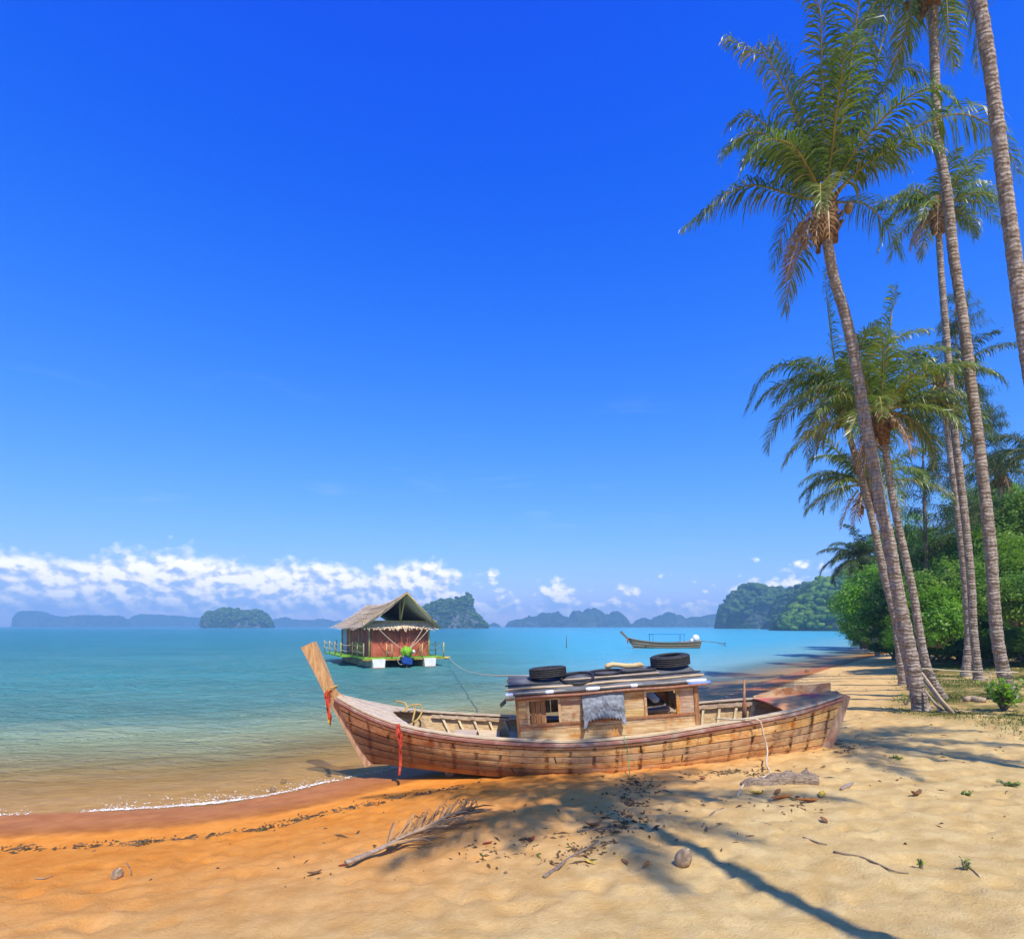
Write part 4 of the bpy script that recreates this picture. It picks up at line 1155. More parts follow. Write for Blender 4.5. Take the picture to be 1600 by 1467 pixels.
def smo(X, A):
    u = (X - X[0]) / (X[-1] - X[0])
    v = np.interp(UU, u, A)
    k = 6
    p = np.concatenate([2 * v[0] - v[k:0:-1], v, 2 * v[-1] - v[-2:-k - 2:-1]])
    return np.convolve(p, np.ones(2 * k + 1) / (2 * k + 1), 'valid')
gz_, gb_, bz_, bb_ = smo(GX, GZ), smo(GX, GB), smo(BX, BZ), smo(BX, BB)
BOAT = Vector((1.0, DC, 0.30))
def hullp(u, t, side, out=0.0, raw=False):
    """point on the planking: u stem->stern, t bottom->gunwale, side -1 near / +1 far"""
    g, b = np.interp(u, UU, gz_), np.interp(u, UU, gb_); z0, b0 = np.interp(u, UU, bz_), np.interp(u, UU, bb_)
    xg = GX[0] + u * (GX[-1] - GX[0]); xb = BX[0] + u * (BX[-1] - BX[0])
    c_w, c_z = b0 + (b - b0) * 0.80, z0 + (g - z0) * 0.36
    w = (1 - t) ** 2 * b0 + 2 * t * (1 - t) * c_w + t * t * b
    z = (1 - t) ** 2 * z0 + 2 * t * (1 - t) * c_z + t * t * g
    x = xb + (xg - xb) * t
    if out:
        dw = 2 * (1 - t) * (c_w - b0) + 2 * t * (b - c_w); dz = 2 * (1 - t) * (c_z - z0) + 2 * t * (g - c_z)
        L = math.hypot(dw, dz) or 1
        w += out * dz / L; z -= out * dw / L
    w = max(w, 0.004)
    z = z + (1 + side) * w * ROLL
    return Vector((x, DC + side * w, z))
boat = thing('wooden_boat', 'weathered brown wooden boat with plank cabin beached on the sand', 'boat', BOAT)
def bp(mb, name, mat, parent=None, smooth=False, label=None):
    ob = mb.build(name, mat, parent or boat, smooth, origin=BOAT)
    if label: ob['label'] = label
    return ob
def skin(mb, u0, u1, t0, t1, side, o0, o1, nu=26, nt=3, jit=0.0):
    """solid strip of planking between offsets o0 (inside) and o1 (outside)"""
    vs, fs = [], []
    for lay, of in enumerate((o1, o0)):
        for i in range(nu + 1):
            for j in range(nt + 1):
                u = u0 + (u1 - u0) * i / nu; t = t0 + (t1 - t0) * j / nt
                oo = of
                if lay == 0 and j in (0, nt): oo = of - 0.002
                if lay == 0: oo += jit * math.sin(u * 31 + t0 * 50)
                vs.append(hullp(u, t, side, oo))
    n1 = nt + 1; L = (nu + 1) * n1
    for i in range(nu):
        for j in range(nt):
            a = i * n1 + j
            fs.append((a, a + n1, a + n1 + 1, a + 1)); fs.append((L + a, L + a + 1, L + a + n1 + 1, L + a + n1))
        for j in (0, nt):
            a = i * n1 + j; fs.append((a, L + a, L + a + n1, a + n1))
    for i in (0, nu):
        for j in range(nt):
            a = i * n1 + j; fs.append((a, a + 1, L + a + 1, L + a))
    mb.add(vs, fs)
# continuous inner skin
for side in (-1, 1):
    b = MB(); skin(b, 0.004, 0.996, 0.0, 0.985, side, -0.028, -0.014, 70, 10); bp(b, 'inner_skin', INNER, None, True)
    b = MB(); skin(b, 0.005, 0.995, 0.0, 0.98, side, -0.0135, -0.0125, 70, 10); bp(b, 'caulking', CAULK, None, True)
b = MB()
vs, fs = [], []
for i in range(61):
    u = 0.004 + 0.992 * i / 60
    a = hullp(u, 0, -1, 0.004); c_ = hullp(u, 0, 1, 0.004); k_ = (a + c_) / 2 - Vector((0, 0, 0.05))
    vs += [a, k_, c_]
    if i: q = 3 * (i - 1); fs += [(q, q + 3, q + 4, q + 1), (q + 1, q + 4, q + 5, q + 2)]
b.add(vs, fs); bp(b, 'bottom', DARKW, None, True)
# strakes, each of two planks butted end to end
NS = 6
TB = [0.0, 0.19, 0.36, 0.52, 0.68, 0.84, 0.975]
cuts = [0.52, 0.33, 0.66, 0.42, 0.58, 0.37]
for side in (-1, 1):
    for k in range(NS):
        cu = cuts[k] if side < 0 else 1 - cuts[k]
        for u0, u1 in ((0.006, cu - 0.0012), (cu + 0.0012, 0.992)):
            b = MB(); e = 0.0095
            skin(b, u0, u1, TB[k] + (e if k else 0), TB[k + 1] - e, side, -0.012, 0.012 + rng.uniform(-0.003, 0.004), 40, 2, 0.0012)
            bp(b, 'hull_plank', PLANK)
# gunwale cap and red rubbing rail
for side in (-1, 1):
    cap = MB(); rail = MB(); strip = MB()
    def sweep(mb, prof, u0, u1, n=64):
        vs, fs = [], []
        for i in range(n + 1):
            u = u0 + (u1 - u0) * i / n
            p = hullp(u, 1.0, side)
            for (a, zz) in prof: vs.append(p + Vector((0, side * a, zz)))
        k = len(prof)
        for i in range(n):
            for j in range(k):
                q = i * k + j; q2 = i * k + (j + 1) % k
                fs.append((q, q2, q2 + k, q + k))
        fs.append(tuple(range(k))); fs.append(tuple(n * k + j for j in range(k)))
        mb.add(vs, fs)
    sweep(cap, [(0.022, 0.004), (0.022, 0.026), (-0.085, 0.030), (-0.085, 0.006)], 0.01, 0.99); bp(cap, 'gunwale', GREYW)
    sweep(rail, [(0.006, -0.062), (0.042, -0.052), (0.046, -0.016), (0.006, -0.008)], 0.004, 0.994); bp(rail, 'rubbing_rail', RAILR, None, False, 'rail with worn red paint')
    sweep(strip, [(0.004, -0.090), (0.022, -0.086), (0.024, -0.070), (0.004, -0.066)], 0.004, 0.994); bp(strip, 'lower_rail', RAILR)
# stem and tall prow post
def postbox(mb, cl, wd, th):
    vs, fs = [], []
    for (p, w, t, dr) in zip(cl, wd, th, [((Vector(cl[min(i + 1, len(cl) - 1)]) - Vector(cl[max(i - 1, 0)])).normalized()) for i in range(len(cl))]):
        p = Vector(p); x = Vector((0, 1, 0)); y = dr.cross(x).normalized()
        vs += [p + x * t / 2 + y * w / 2, p - x * t / 2 + y * w / 2, p - x * t / 2 - y * w / 2, p + x * t / 2 - y * w / 2]
    for i in range(len(cl) - 1):
        for j in range(4):
            a = i * 4 + j; b_ = i * 4 + (j + 1) % 4
            fs.append((a, b_, b_ + 4, a + 4))
    fs.append((0, 1, 2, 3)); n = (len(cl) - 1) * 4; fs.append((n, n + 1, n + 2, n + 3))
    mb.add(vs, fs)
cl = [P(578, 1195, DC), P(565, 1172, DC), P(551, 1147, DC), P(538, 1122, DC), P(526, 1099, DC), P(515.5, 1078, DC), P(506, 1057, DC), P(495, 1033, DC), P(482.5, 1007, DC)]
wd_ = [.14, .14, .14, .145, .15, .16, .17, .19, .205]; th_ = [.085, .09, .095, .105, .12, .135, .15, .165, .185]
Cc = catmull([tuple(p) for p in cl], 3); kk = np.linspace(0, 1, len(Cc))
ii = int(len(Cc) * .52)
wf = lambda A: list(np.interp(kk, np.linspace(0, 1, len(A)), A))
b = MB(); postbox(b, [Vector(p) for p in Cc[:ii + 1]], wf(wd_)[:ii + 1], wf(th_)[:ii + 1]); bp(b, 'stem', PROWW)
b = MB(); postbox(b, [Vector(p) for p in Cc[ii:]], wf(wd_)[ii:], wf(th_)[ii:]); pw = bp(b, 'prow_post', PROWW)
b = MB(); kn = [(516, 1058), (521, 1070), (528, 1080), (538, 1088), (552, 1094), (566, 1099), (540, 1108), (522, 1090), (510, 1064)]
vs = [P(x, y, DC - .045) for x, y in kn] + [P(x, y, DC + .045) for x, y in kn]; n = len(kn)
b.add(vs, [tuple(range(n)), tuple(range(2 * n - 1, n - 1, -1))] + [(i, (i + 1) % n, n + (i + 1) % n, n + i) for i in range(n)]); bp(b, 'prow_knee', PROWW)
b = MB(); q = P(517, 1079, DC)
for k in range(3):
    b.tube([q + Vector((0.012 * k + 0.085 * math.cos(a) * 0.9, 0.085 * math.sin(a), 0.026 * k + 0.03 * math.cos(a))) for a in np.linspace(0, 6.28, 16)], 0.012, 5, False)
bp(b, 'rope_wrap', YROPE, pw, True)
b = MB(); postbox(b, [P(1277, 1178, DC), P(1288, 1150, DC), P(1299, 1118, DC), P(1311, 1083, DC)], [.24, .25, .24, .20], [.17, .22, .27, .31]); bp(b, 'stern_post', PLANKV)
# frames inside
for k in range(21):
    u = 0.20 + 0.66 * k / 20
    for side in (-1, 1):
        b = MB(); vs = []
        n = 7
        for j in range(n + 1):
            t = 0.05 + 0.92 * j / n
            for du, of in ((-0.0024, -0.032), (0.0024, -0.032), (0.0024, -0.085), (-0.0024, -0.085)):
                vs.append(hullp(u + du, t, side, of))
        fs = []
        for j in range(n):
            for i in range(4):
                a = j * 4 + i; c_ = j * 4 + (i + 1) % 4; fs.append((a, c_, c_ + 4, a + 4))
        fs += [(0, 1, 2, 3), tuple(n * 4 + i for i in range(4))]
        b.add(vs, fs); bp(b, 'frame_rib', RIBW)
# inner stringer
for side in (-1, 1):
    b = MB(); skin(b, 0.18, 0.87, 0.90, 0.965, side, -0.110, -0.088, 40, 1); bp(b, 'stringer', INNER)
# floor boards
for k in range(18):
    u0 = 0.165 + 0.70 * k / 18; u1 = u0 + 0.70 / 18 - 0.0035
    b = MB(); cs = []
    for zz in (0, 0.03):
        for s_ in (-1, 1):
            for u in (u0, u1):
                p = hullp(u, 0.36, s_, -0.04); p.z += zz + rng.uniform(-.004, .004); cs.append(p)
    b.hexa(cs); bp(b, 'floor_board', GREYW)
# raised thwart boards before the cabin
for u0, u1, t_ in ((0.215, 0.262, 0.60), (0.268, 0.312, 0.60), (0.335, 0.352, 0.62)):
    b = MB(); cs = []
    for zz in (0, 0.035):
        for s_ in (-1, 1):
            for u in (u0, u1):
                p = hullp(u, t_, s_, -0.06); p.z += zz; cs.append(p)
    b.hexa(cs); bp(b, 'thwart', GREYW)
# foredeck planks, fanned, with a hollowed after edge
ND = 7
for k in range(ND):
    a0 = -1 + 2 * k / ND + 0.012; a1 = -1 + 2 * (k + 1) / ND - 0.012
    b = MB(); vs, fs = [], []; n = 8
    for i in range(n + 1):
        for a in (a0, a1):
            ue = 0.115 + 0.055 * abs(a) ** 1.5
            u = 0.012 + (ue - 0.012) * i / n
            pn, pf = hullp(u, 1, -1), hullp(u, 1, 1)
            p = pn.lerp(pf, (a * 0.93 + 1) / 2); p.z += 0.004 + 0.03 * (1 - a * a) - 0.012 * (k % 2) * 0.4
            vs += [p + Vector((0, 0, 0.020)), p]
    for i in range(n):
        q = i * 4
        fs += [(q, q + 4, q + 6, q + 2), (q + 1, q + 3, q + 7, q + 5), (q, q + 1, q + 5, q + 4), (q + 2, q + 6, q + 7, q + 3)]
    fs += [(0, 2, 3, 1), (n * 4, n * 4 + 1, n * 4 + 3, n * 4 + 2)]
    b.add(vs, fs); bp(b, 'deck_plank', GREYW)
# painted stern deck
SD = []
mm = Mat('stern_paint')
oo = mm.obj()
nn = mm.noise(mm.map(oo, (1, 1.5, 1), (2, 0, 3)), 1.7, 4, 0.6)
cc = mm.ramp(nn, [(0.0, (0.55, 0.10, 0.09)), (0.42, (0.64, 0.14, 0.10)), (0.50, (0.68, 0.32, 0.11)), (0.60, (0.70, 0.36, 0.13)), (0.64, (0.16, 0.14, 0.50)), (0.70, (0.30, 0.16, 0.40)), (1, (0.60, 0.15, 0.12))])
wr = mm.smooth(mm.noise(mm.map(oo, (2, 14, 14)), 3.0, 6, 0.65), 0.52, 0.66)
cc = mm.mix(mm.math('MULTIPLY', wr, 0.8), cc, (0.50, 0.31, 0.16))
STERN = mm.done(mm.pbr(cc, 0.7, 0.25))
ND = 6
for k in range(ND):
    a0 = -1 + 2 * k / ND + 0.012; a1 = -1 + 2 * (k + 1) / ND - 0.012
    b = MB(); vs, fs = [], []; n = 6
    for i in range(n + 1):
        for a in (a0, a1):
            u = 0.855 + 0.137 * i / n
            pn, pf = hullp(u, 1, -1), hullp(u, 1, 1)
            p = pn.lerp(pf, (a * 0.95 + 1) / 2); p.z += 0.006 + 0.035 * (1 - a * a)
            vs += [p + Vector((0, 0, 0.02)), p]
    for i in range(n):
        q = i * 4
        fs += [(q, q + 4, q + 6, q + 2), (q + 1, q + 3, q + 7, q + 5), (q, q + 1, q + 5, q + 4), (q + 2, q + 6, q + 7, q + 3)]
    fs += [(0, 2, 3, 1), (n * 4, n * 4 + 1, n * 4 + 3, n * 4 + 2)]
    b.add(vs, fs); ob = bp(b, 'deck_plank', STERN)
    if k == 0: ob['label'] = 'stern deck plank with faded red and blue paint'
# low bulwark on the far quarter
b = MB(); vs, fs = [], []
for i in range(13):
    u = 0.86 + 0.13 * i / 12; p = hullp(u, 1, 1) + Vector((0, 0, 0.03)); h_ = 0.02 + 0.12 * math.sin(min(1, i / 9) * 1.57)
    vs += [p + Vector((0, 0.02, 0)), p + Vector((0, -0.03, 0)), p + Vector((0, -0.03, h_)), p + Vector((0, 0.02, h_))]
for i in range(12):
    for j in range(4):
        a = i * 4 + j; c_ = i * 4 + (j + 1) % 4; fs.append((a, c_, c_ + 4, a + 4))
fs += [(0, 1, 2, 3), (48, 49, 50, 51)]
b.add(vs, fs); bp(b, 'bulwark', CABW)

# cabin ---------------------------------------------------------------
WD = 0.80
c0 = P(809, 1149, DC - WD); c1 = P(1093.5, 1127, DC - WD)
CL = (c1 - c0).length
E1 = (c1 - c0).normalized(); E2 = Vector((0, 1, ROLL)).normalized(); E3 = E1.cross(E2).normalized()
if E3.z < 0: E3 = -E3
CH, CWD = 0.565, 1.60
def cab(s_, d_, h_): return c0 + E1 * s_ + E2 * d_ + E3 * h_
def ax(px): return (px - 809) / 284.5 * CL
def cb(name, mat, s0, s1, d0, d1, h0, h1, parent=None, label=None):
    b = MB(); b.fbox(cab, s0, s1, d0, d1, h0, h1); return bp(b, name, mat, parent, False, label)
H1, H2 = 0.14, 0.50       # window sill and head
for (s0, s1) in ((0, ax(813)), (ax(1087), CL)):
    cb('corner_post', CABV, s0, s1, -0.012, 0.05, -0.04, CH)
    cb('corner_post', CABV, s0, s1, CWD - 0.05, CWD + 0.012, -0.04, CH)
cb('sill_board', CABW, ax(813) + .002, ax(1087) - .002, 0.0, 0.03, -0.12, 0.055)
cb('sill_board', CABW, ax(813) + .002, ax(1087) - .002, 0.004, 0.03, 0.06, H1 - 0.032)
cb('sill_rail', CABV, ax(813) + .002, ax(1087) - .002, -0.014, 0.04, H1 - 0.03, H1)
cb('head_rail', CABV, ax(813) + .002, ax(1087) - .002, -0.008, 0.035, H2 + 0.004, CH)
def panel(p0, p1, rows, d0=0.0):
    s0, s1 = ax(p0), ax(p1)
    for i in range(rows):
        a = H1 + 0.002 + (H2 - H1) * i / rows; e = H1 - 0.002 + (H2 - H1) * (i + 1) / rows
        j = rng.uniform(-.003, .004)
        cb('wall_plank', CABW, s0 + .002, s1 - .002, d0 + j, d0 + 0.026, a, e)
panel(813, 826, 4); panel(879, 912, 3); panel(978, 1009, 3); panel(1063, 1087, 1)
panel(912, 978, 3, 0.004)
for (p0, p1) in ((826, 879), (1009, 1063)):
    for a in (p0, p1 - 4): cb('window_post', CABW, ax(a), ax(a + 4), -0.010, 0.032, H1 + .001, H2 + .003)
    cb('window_head', CABW, ax(p0 + 4) + .001, ax(p1 - 4) - .001, -0.006, 0.028, H2 - 0.022, H2 + .003)
for i in range(3):   # half-open shutter boards in the first window
    cb('shutter_board', CABV, ax(832 + i * 8.2), ax(839.4 + i * 8.2), 0.06 + .012 * i, 0.08 + .012 * i, H1 - .01, H2)
# far wall: boards with an opening that shows the sea
for i, (p0, p1) in enumerate([(813, 832), (833, 852), (853, 872), (873, 892), (893, 912), (913, 932), (933, 952), (953, 972), (973, 992), (993, 1012), (1072, 1087)]):
    cb('far_board', CABW, ax(p0), ax(p1), CWD - 0.026, CWD, 0.0, CH - .01)
cb('far_board', CABW, ax(1013), ax(1071), CWD - 0.026, CWD, 0.0, 0.24)
cb('far_board', CABW, ax(1013), ax(1040), CWD - 0.022, CWD, 0.245, CH - .01)
# end walls
for s0 in (0.01, CL - 0.035):
    for i in range(8):
        d0 = 0.055 + (CWD - 0.11) * i / 8
        cb('end_board', CABW, s0, s0 + 0.025, d0, d0 + (CWD - 0.11) / 8 - .004, 0.0 if 2 < i < 6 and s0 > 1 else -.04, 0.25 if (2 < i < 6) else CH)
# narrow side decks between cabin and gunwale
for side in (-1, 1):
    b = MB(); vs, fs = [], []
    for i in range(25):
        u = 0.345 + 0.345 * i / 24; p = hullp(u, 1, side)
        for (a, zz) in ((-.075, .004), (-.075, -.02), (-.20, -.022), (-.20, .002)): vs.append(p + Vector((0, side * a, zz)))
    for i in range(24):
        for j in range(4):
            a = i * 4 + j; c_ = i * 4 + (j + 1) % 4; fs.append((a, c_, c_ + 4, a + 4))
    fs += [(0, 1, 2, 3), (96, 97, 98, 99)]
    b.add(vs, fs); bp(b, 'side_deck', GREYW)
# a jumble of gear inside, seen through the aft window
gear = thing('gear_heap', 'heap of dark sacks and pale plastic inside the cabin, seen through the aft window', 'gear', cab(ax(1040), 0.9, 0.10))
for k in range(5):
    b = MB(); q = Vector((rng.uniform(-.3, .25), rng.uniform(-.3, .2), 0.03 * k))
    b.tube([q + Vector((-.2, 0, 0)), q + Vector((-.1, 0, .05)), q + Vector((.05, .03, .06)), q + Vector((.2, .02, 0))], [.04, .10, .11, .03], 9)
    b.build('sack' if k else 'plastic_bag', HOSE if k % 3 else WHITE, gear, True)
# arched roof
RISE = 0.13
def roofp(s_, v, dz=0.0):
    d_ = -0.07 + (CWD + 0.14) * v
    return cab(s_, d_, CH + 0.012 + RISE * (1 - (2 * v - 1) ** 2) + dz)
b = MB(); vs, fs = [], []
nv, nsx = 14, 10
for lay in (0.03, 0.0):
    for i in range(nsx + 1):
        for j in range(nv + 1):
            s_ = -0.09 + (CL + 0.17) * i / nsx
            p = roofp(s_, j / nv, lay + 0.006 * math.sin(i * 2.1 + j)); vs.append(p)
n1 = nv + 1; L_ = (nsx + 1) * n1
for i in range(nsx):
    for j in range(nv):
        a = i * n1 + j
        fs += [(a, a + n1, a + n1 + 1, a + 1), (L_ + a, L_ + a + 1, L_ + a + n1 + 1, L_ + a + n1)]
    for j in (0, nv):
        a = i * n1 + j; fs.append((a, L_ + a, L_ + a + n1, a + n1))
for i in (0, nsx):
    for j in range(nv):
        a = i * n1 + j; fs.append((a, a + 1, L_ + a + 1, L_ + a))
b.add(vs, fs); bp(b, 'roof', ROOF, None, True, 'arched roof covered in dark grey felt')
for v, dz, r_, mt in ((0.015, 0.012, 0.022, PALEW), (0.0, -0.035, 0.020, CABV), (0.075, 0.045, 0.018, PALEW), (0.985, 0.0, 0.022, CABV), (0.16, 0.045, 0.012, HOSE)):
    b = MB(); b.tube([roofp(s_, v, dz + 0.006 * math.sin(s_ * 5 + v * 9)) for s_ in np.linspace(-0.13, CL + 0.12, 12)], r_, 7); bp(b, 'roof_batten', mt, None, True)
for s0, s1, mt in ((0.44, 0.56, WHITE), (1.02, 1.22, WHITE), (1.66, 1.76, WHITE), (2.46, 2.74, WHITE), (2.48, 2.80, BLUEP), (-0.13, -0.02, WHITE)):
    b = MB(); b.tube([roofp(s_, 0.012, 0.016 - (0.035 if mt is BLUEP else 0)) for s_ in np.linspace(s0, s1, 5)], [0.026, 0.029, 0.028, 0.030, 0.025], 8); bp(b, 'plastic_strip', mt, None, True)
b = MB()
for k in range(7):
    b.tube([roofp(-0.12, 0.0, -0.02), roofp(-0.15 - 0.01 * k, 0.0, -0.05 - 0.008 * k), roofp(-0.13 - .012 * k, -0.01 * k, -0.085)], [0.012, 0.014, 0.008], 5)
bp(b, 'knot', HOSE, None, True)
# grey cloth hung over the middle bay
b = MB(); vs, fs = [], []
nx_, nz_ = 44, 36
for i in range(nx_ + 1):
    for j in range(nz_ + 1):
        s_ = ax(912) + (ax(977) - ax(912)) * i / nx_; f = j / nz_
        sag = 1 - 0.30 * math.sin(i / nx_ * math.pi) ** 0.7 * f * 0.55
        h_ = CH - 0.01 - (CH - 0.045) * f * sag * (0.86 + .05 * math.sin(i * 1.9) if 3 < i < 41 else 1.0)
        fold = (0.030 * float(fbm(np.array([i * .16 + j * .07]), np.array([j * .10]), 3, 4)[0]) + 0.045 * float(fbm(np.array([i * .09 - j * .05]), np.array([j * .06 + i * .03]), 8, 3)[0]) + 0.016 * abs(float(fbm(np.array([i * .3]), np.array([j * .22]), 12, 2)[0]) - .5)) * min(1, f * 2.5)
        vs.append(cab(s_ + 0.01 * math.sin(j * .7) * f, -0.03 - 0.03 * f - fold, h_))
for i in range(nx_):
    for j in range(nz_):
        a = i * (nz_ + 1) + j; fs.append((a, a + 1, a + nz_ + 2, a + nz_ + 1))
b.add(vs, fs)
tarp = b.build('tarp', TARP, None, True)
tag(tarp, 'crumpled grey tarpaulin hung over the middle of the cabin wall', 'tarpaulin')
sol = tarp.modifiers.new('thick', 'SOLIDIFY'); sol.thickness = 0.004

# tyres and oddments on the roof ---------------------------------------
def tyre(label, px, py, d, R_, hgt, tilt):
    q = P(px, py, d)
    root = thing('tyre', label, 'tyre', q, rot=tilt, group='old tyres on the cabin roof')
    prof = [(R_ * .58, -hgt * .36), (R_ * .62, -hgt * .47), (R_ * .80, -hgt * .5), (R_ * .93, -hgt * .44)]
    for k in range(5):
        z0 = -hgt * .40 + k * hgt * .16; prof += [(R_, z0), (R_, z0 + hgt * .125), (R_ - .012, z0 + hgt * .13), (R_ - .012, z0 + hgt * .158)]
    prof = prof[:-2] + [(R_ * .93, hgt * .44), (R_ * .80, hgt * .5), (R_ * .62, hgt * .47), (R_ * .58, hgt * .36), (R_ * .66, hgt * .25), (R_ * .66, -hgt * .25)]
    b = MB(); n = 40; k = len(prof); vs, fs = [], []
    for i in range(n):
        a = 6.2832 * i / n
        vs += [(r_ * math.cos(a), r_ * math.sin(a), z_) for r_, z_ in prof]
    for i in range(n):
        for j in range(k):
            a = i * k + j; c_ = i * k + (j + 1) % k; i2 = ((i + 1) % n) * k
            fs.append((a, c_, i2 + (j + 1) % k, i2 + j))
    b.add(vs, fs); b.build('tread', RUBBER, root, True)
    bd = MB()
    for z_ in (-hgt * .42, hgt * .42):
        bd.tube([(R_ * .6 * math.cos(a), R_ * .6 * math.sin(a), z_) for a in np.linspace(0, 6.2832, 33)], 0.012, 6, False)
    bd.build('bead', RUBBER, root, True)
sl = math.atan2(E1.z, E1.x)
def roof_at(px, v):
    s_ = 0.0
    for _ in range(30):
        p = roofp(s_, v); s_ += ((px - CX) / F * p.y - p.x)
    return s_, roofp(s_, v, 0.03)
s_, q = roof_at(856, 0.34)
def onpx(q): return CX + q.x / q.y * F, HY - (q.z - H) / q.y * F
a_, b_ = onpx(q + Vector((0, 0, 0.095)))
tyre('old black tyre lying flat on the forward end of the cabin roof', a_, b_, q.y, 0.285, 0.165, (R(-3), -sl, 0.3))
s_, q = roof_at(1047, 0.42)
a_, b_ = onpx(q + Vector((0, 0, 0.105)))
tyre('old black tyre lying on the after end of the cabin roof', a_, b_, q.y, 0.30, 0.175, (R(-4), -sl - 0.03, 1.0))
def roof_obj(name, label, cat, pts, rad, mat, n=7, flat=None):
    L0 = Vector(pts[0]); b = MB(); b.tube(pts, rad, n, flat=flat)
    o_ = b.build(name, mat, None, True, origin=L0); o_.location = L0
    return tag(o_, label, cat)
def rl(px, v, dz): return roof_at(px, v)[0], v, dz
s1 = roof_at(876, .3)[0]; s2 = roof_at(925, .3)[0]
loop = [roofp(s1 + (s2 - s1) * t, 0.22 + 0.16 * math.sin(a), 0.055 + 0.02 * t) for a, t in [(a, 0.5 - 0.5 * math.cos(a)) for a in np.linspace(0, 6.28, 26)]]
roof_obj('rubber_loop', 'flattened black rubber loop on the roof beside the forward tyre', 'rubber strip', loop, 0.022, HOSE, 6)
s1 = roof_at(922, .4)[0]; s2 = roof_at(970, .4)[0]
loop = [roofp(s1 + (s2 - s1) * t, 0.36 + 0.10 * math.sin(a), 0.055) for a, t in [(a, 0.5 - 0.5 * math.cos(a)) for a in np.linspace(0, 6.28, 26)]]
roof_obj('rubber_loop', 'narrow black rubber loop in the middle of the cabin roof', 'rubber strip', loop, 0.020, HOSE, 6)
roof_obj('rubber_strip', 'straight black rubber strip on the roof below the pale branch', 'rubber strip', [roofp(roof_at(p_, .3)[0], .3, 0.055) for p_ in np.linspace(972, 1025, 7)], 0.026, HOSE, 6)
roof_obj('roof_pole', 'thin pale pole lying along the cabin roof', 'pole', [roofp(roof_at(p_, .2)[0], .2, 0.05) for p_ in np.linspace(880, 1030, 7)], 0.015, PALEW, 6)
s1 = roof_at(946, .5)[0]; s2 = roof_at(1006, .5)[0]
pts = [roofp(s1 + (s2 - s1) * t, 0.5, 0.085 + z_) for t, z_ in ((0, .0), (.08, .02), (.2, .035), (.35, .02), (.55, -.005), (.75, -.01), (.9, 0), (1, -.02))]
roof_obj('driftwood_branch', 'pale bent driftwood branch on top of the cabin roof', 'branch', pts, [.03, .045, .042, .036, .04, .038, .04, .02], PALEW, 8)
b = MB(); b.fbox(cab, CL - .12, CL + .02, 1.0, 1.06, CH + .03, CH + .17); bp(b, 'roof_cleat', CABV)

# ropes, ribbons and stakes --------------------------------------------
def cord(name, label, cat, pts, rad, mat, n=6, per=6):
    C = catmull([tuple(p) for p in pts], per)
    L0 = Vector(C[0]); b = MB(); b.tube([Vector(p) for p in C], rad, n)
    o_ = b.build(name, mat, None, True, origin=L0); o_.location = L0
    return tag(o_, label, cat)
q = hullp(0.752, 1, -1); e1 = hit(1204, 1208)
cord('rope', 'pale rope hanging over the boat’s side and trailing past the driftwood plank', 'rope',
     [hullp(0.735, 1, -1) + Vector((-.08, .22, .05)), q + Vector((0, .02, .045)), P(1184, 1124, q.y - .06), P(1193, 1148, q.y - .06), P(1199, 1172, q.y - .1), Vector((e1.x, e1.y + .12, e1.z + .1)), e1 + Vector((0, 0, .01)),
      hit(1196, 1214) + Vector((0, 0, .012)), hit(1166, 1224) + Vector((0, 0, .012)), hit(1152, 1244) + Vector((0, 0, .01))], 0.012, ROPE)
q = P(981, 1166, DC - .99)
cord('green_cord', 'thin green cord hanging down the hull below the tarpaulin', 'cord', [P(975, 1150, q.y), P(979, 1162, q.y - .03), P(982, 1185, q.y), hit(984, 1215) + Vector((0, 0, .02))], 0.005, GRNC)
def coil(root_pts, n): pass
cord('yellow_rope', 'loose yellowish rope looped over the foredeck edge', 'rope',
     [P(618, 1095, DC + .25), P(632, 1098, DC), P(636, 1106, DC - .1), P(630, 1111, DC - .2), P(640, 1103, DC + .3), P(656, 1101, DC + .4), P(659, 1112, DC + .4), P(652, 1124, DC + .3), P(645, 1127, DC + .2), P(648, 1112, DC + .3), P(650, 1100, DC + .55)], 0.014, YROPE)
def ribbon(label, pts, w, mat, twist=3.0, strands=3, cat='ribbon', name='ribbon'):
    L0 = Vector(pts[0]); root = thing(name, label, cat, L0)
    for s in range(strands):
        C = catmull([tuple(Vector(p) - L0 + Vector((rng.gauss(0, .012), rng.gauss(0, .012), 0)) * (i > 0)) for i, p in enumerate(pts)], 6)
        C = C[: max(6, int(len(C) * rng.uniform(0.7, 1)))]
        b = MB(); vs, fs = [], []
        for i, p in enumerate(C):
            a = s * 1.1 + i * twist / len(C) + .4 * math.sin(i)
            wv_ = Vector((math.cos(a), math.sin(a), 0.1)) * w * .5 * (1 - .3 * i / len(C))
            vs += [Vector(p) - wv_, Vector(p) + wv_]
            if i: q = 2 * i - 2; fs.append((q, q + 1, q + 3, q + 2))
        b.add(vs, fs)
        o_ = b.build('strand', mat if s < strands - 1 or strands < 4 else YELC, root, True)
        so = o_.modifiers.new('thick', 'SOLIDIFY'); so.thickness = 0.004
    return root
yb = DC - .14
ribbon('faded red ribbons tied round the prow post', [P(515, 1078, yb), P(511, 1088, yb), P(512, 1105, yb), P(514, 1122, yb), P(516, 1141, yb)], 0.07, REDC, 3, 5)
yn = hullp(0.16, 1, -1).y - .05
ribbon('red cloth strip hanging from the rail near the bow to the sand', [P(622, 1131, yn), P(624, 1145, yn - .03), P(626, 1165, yn), P(626, 1190, yn + .02), P(623, 1216, yn - .1)], 0.055, REDC, 5, 3)
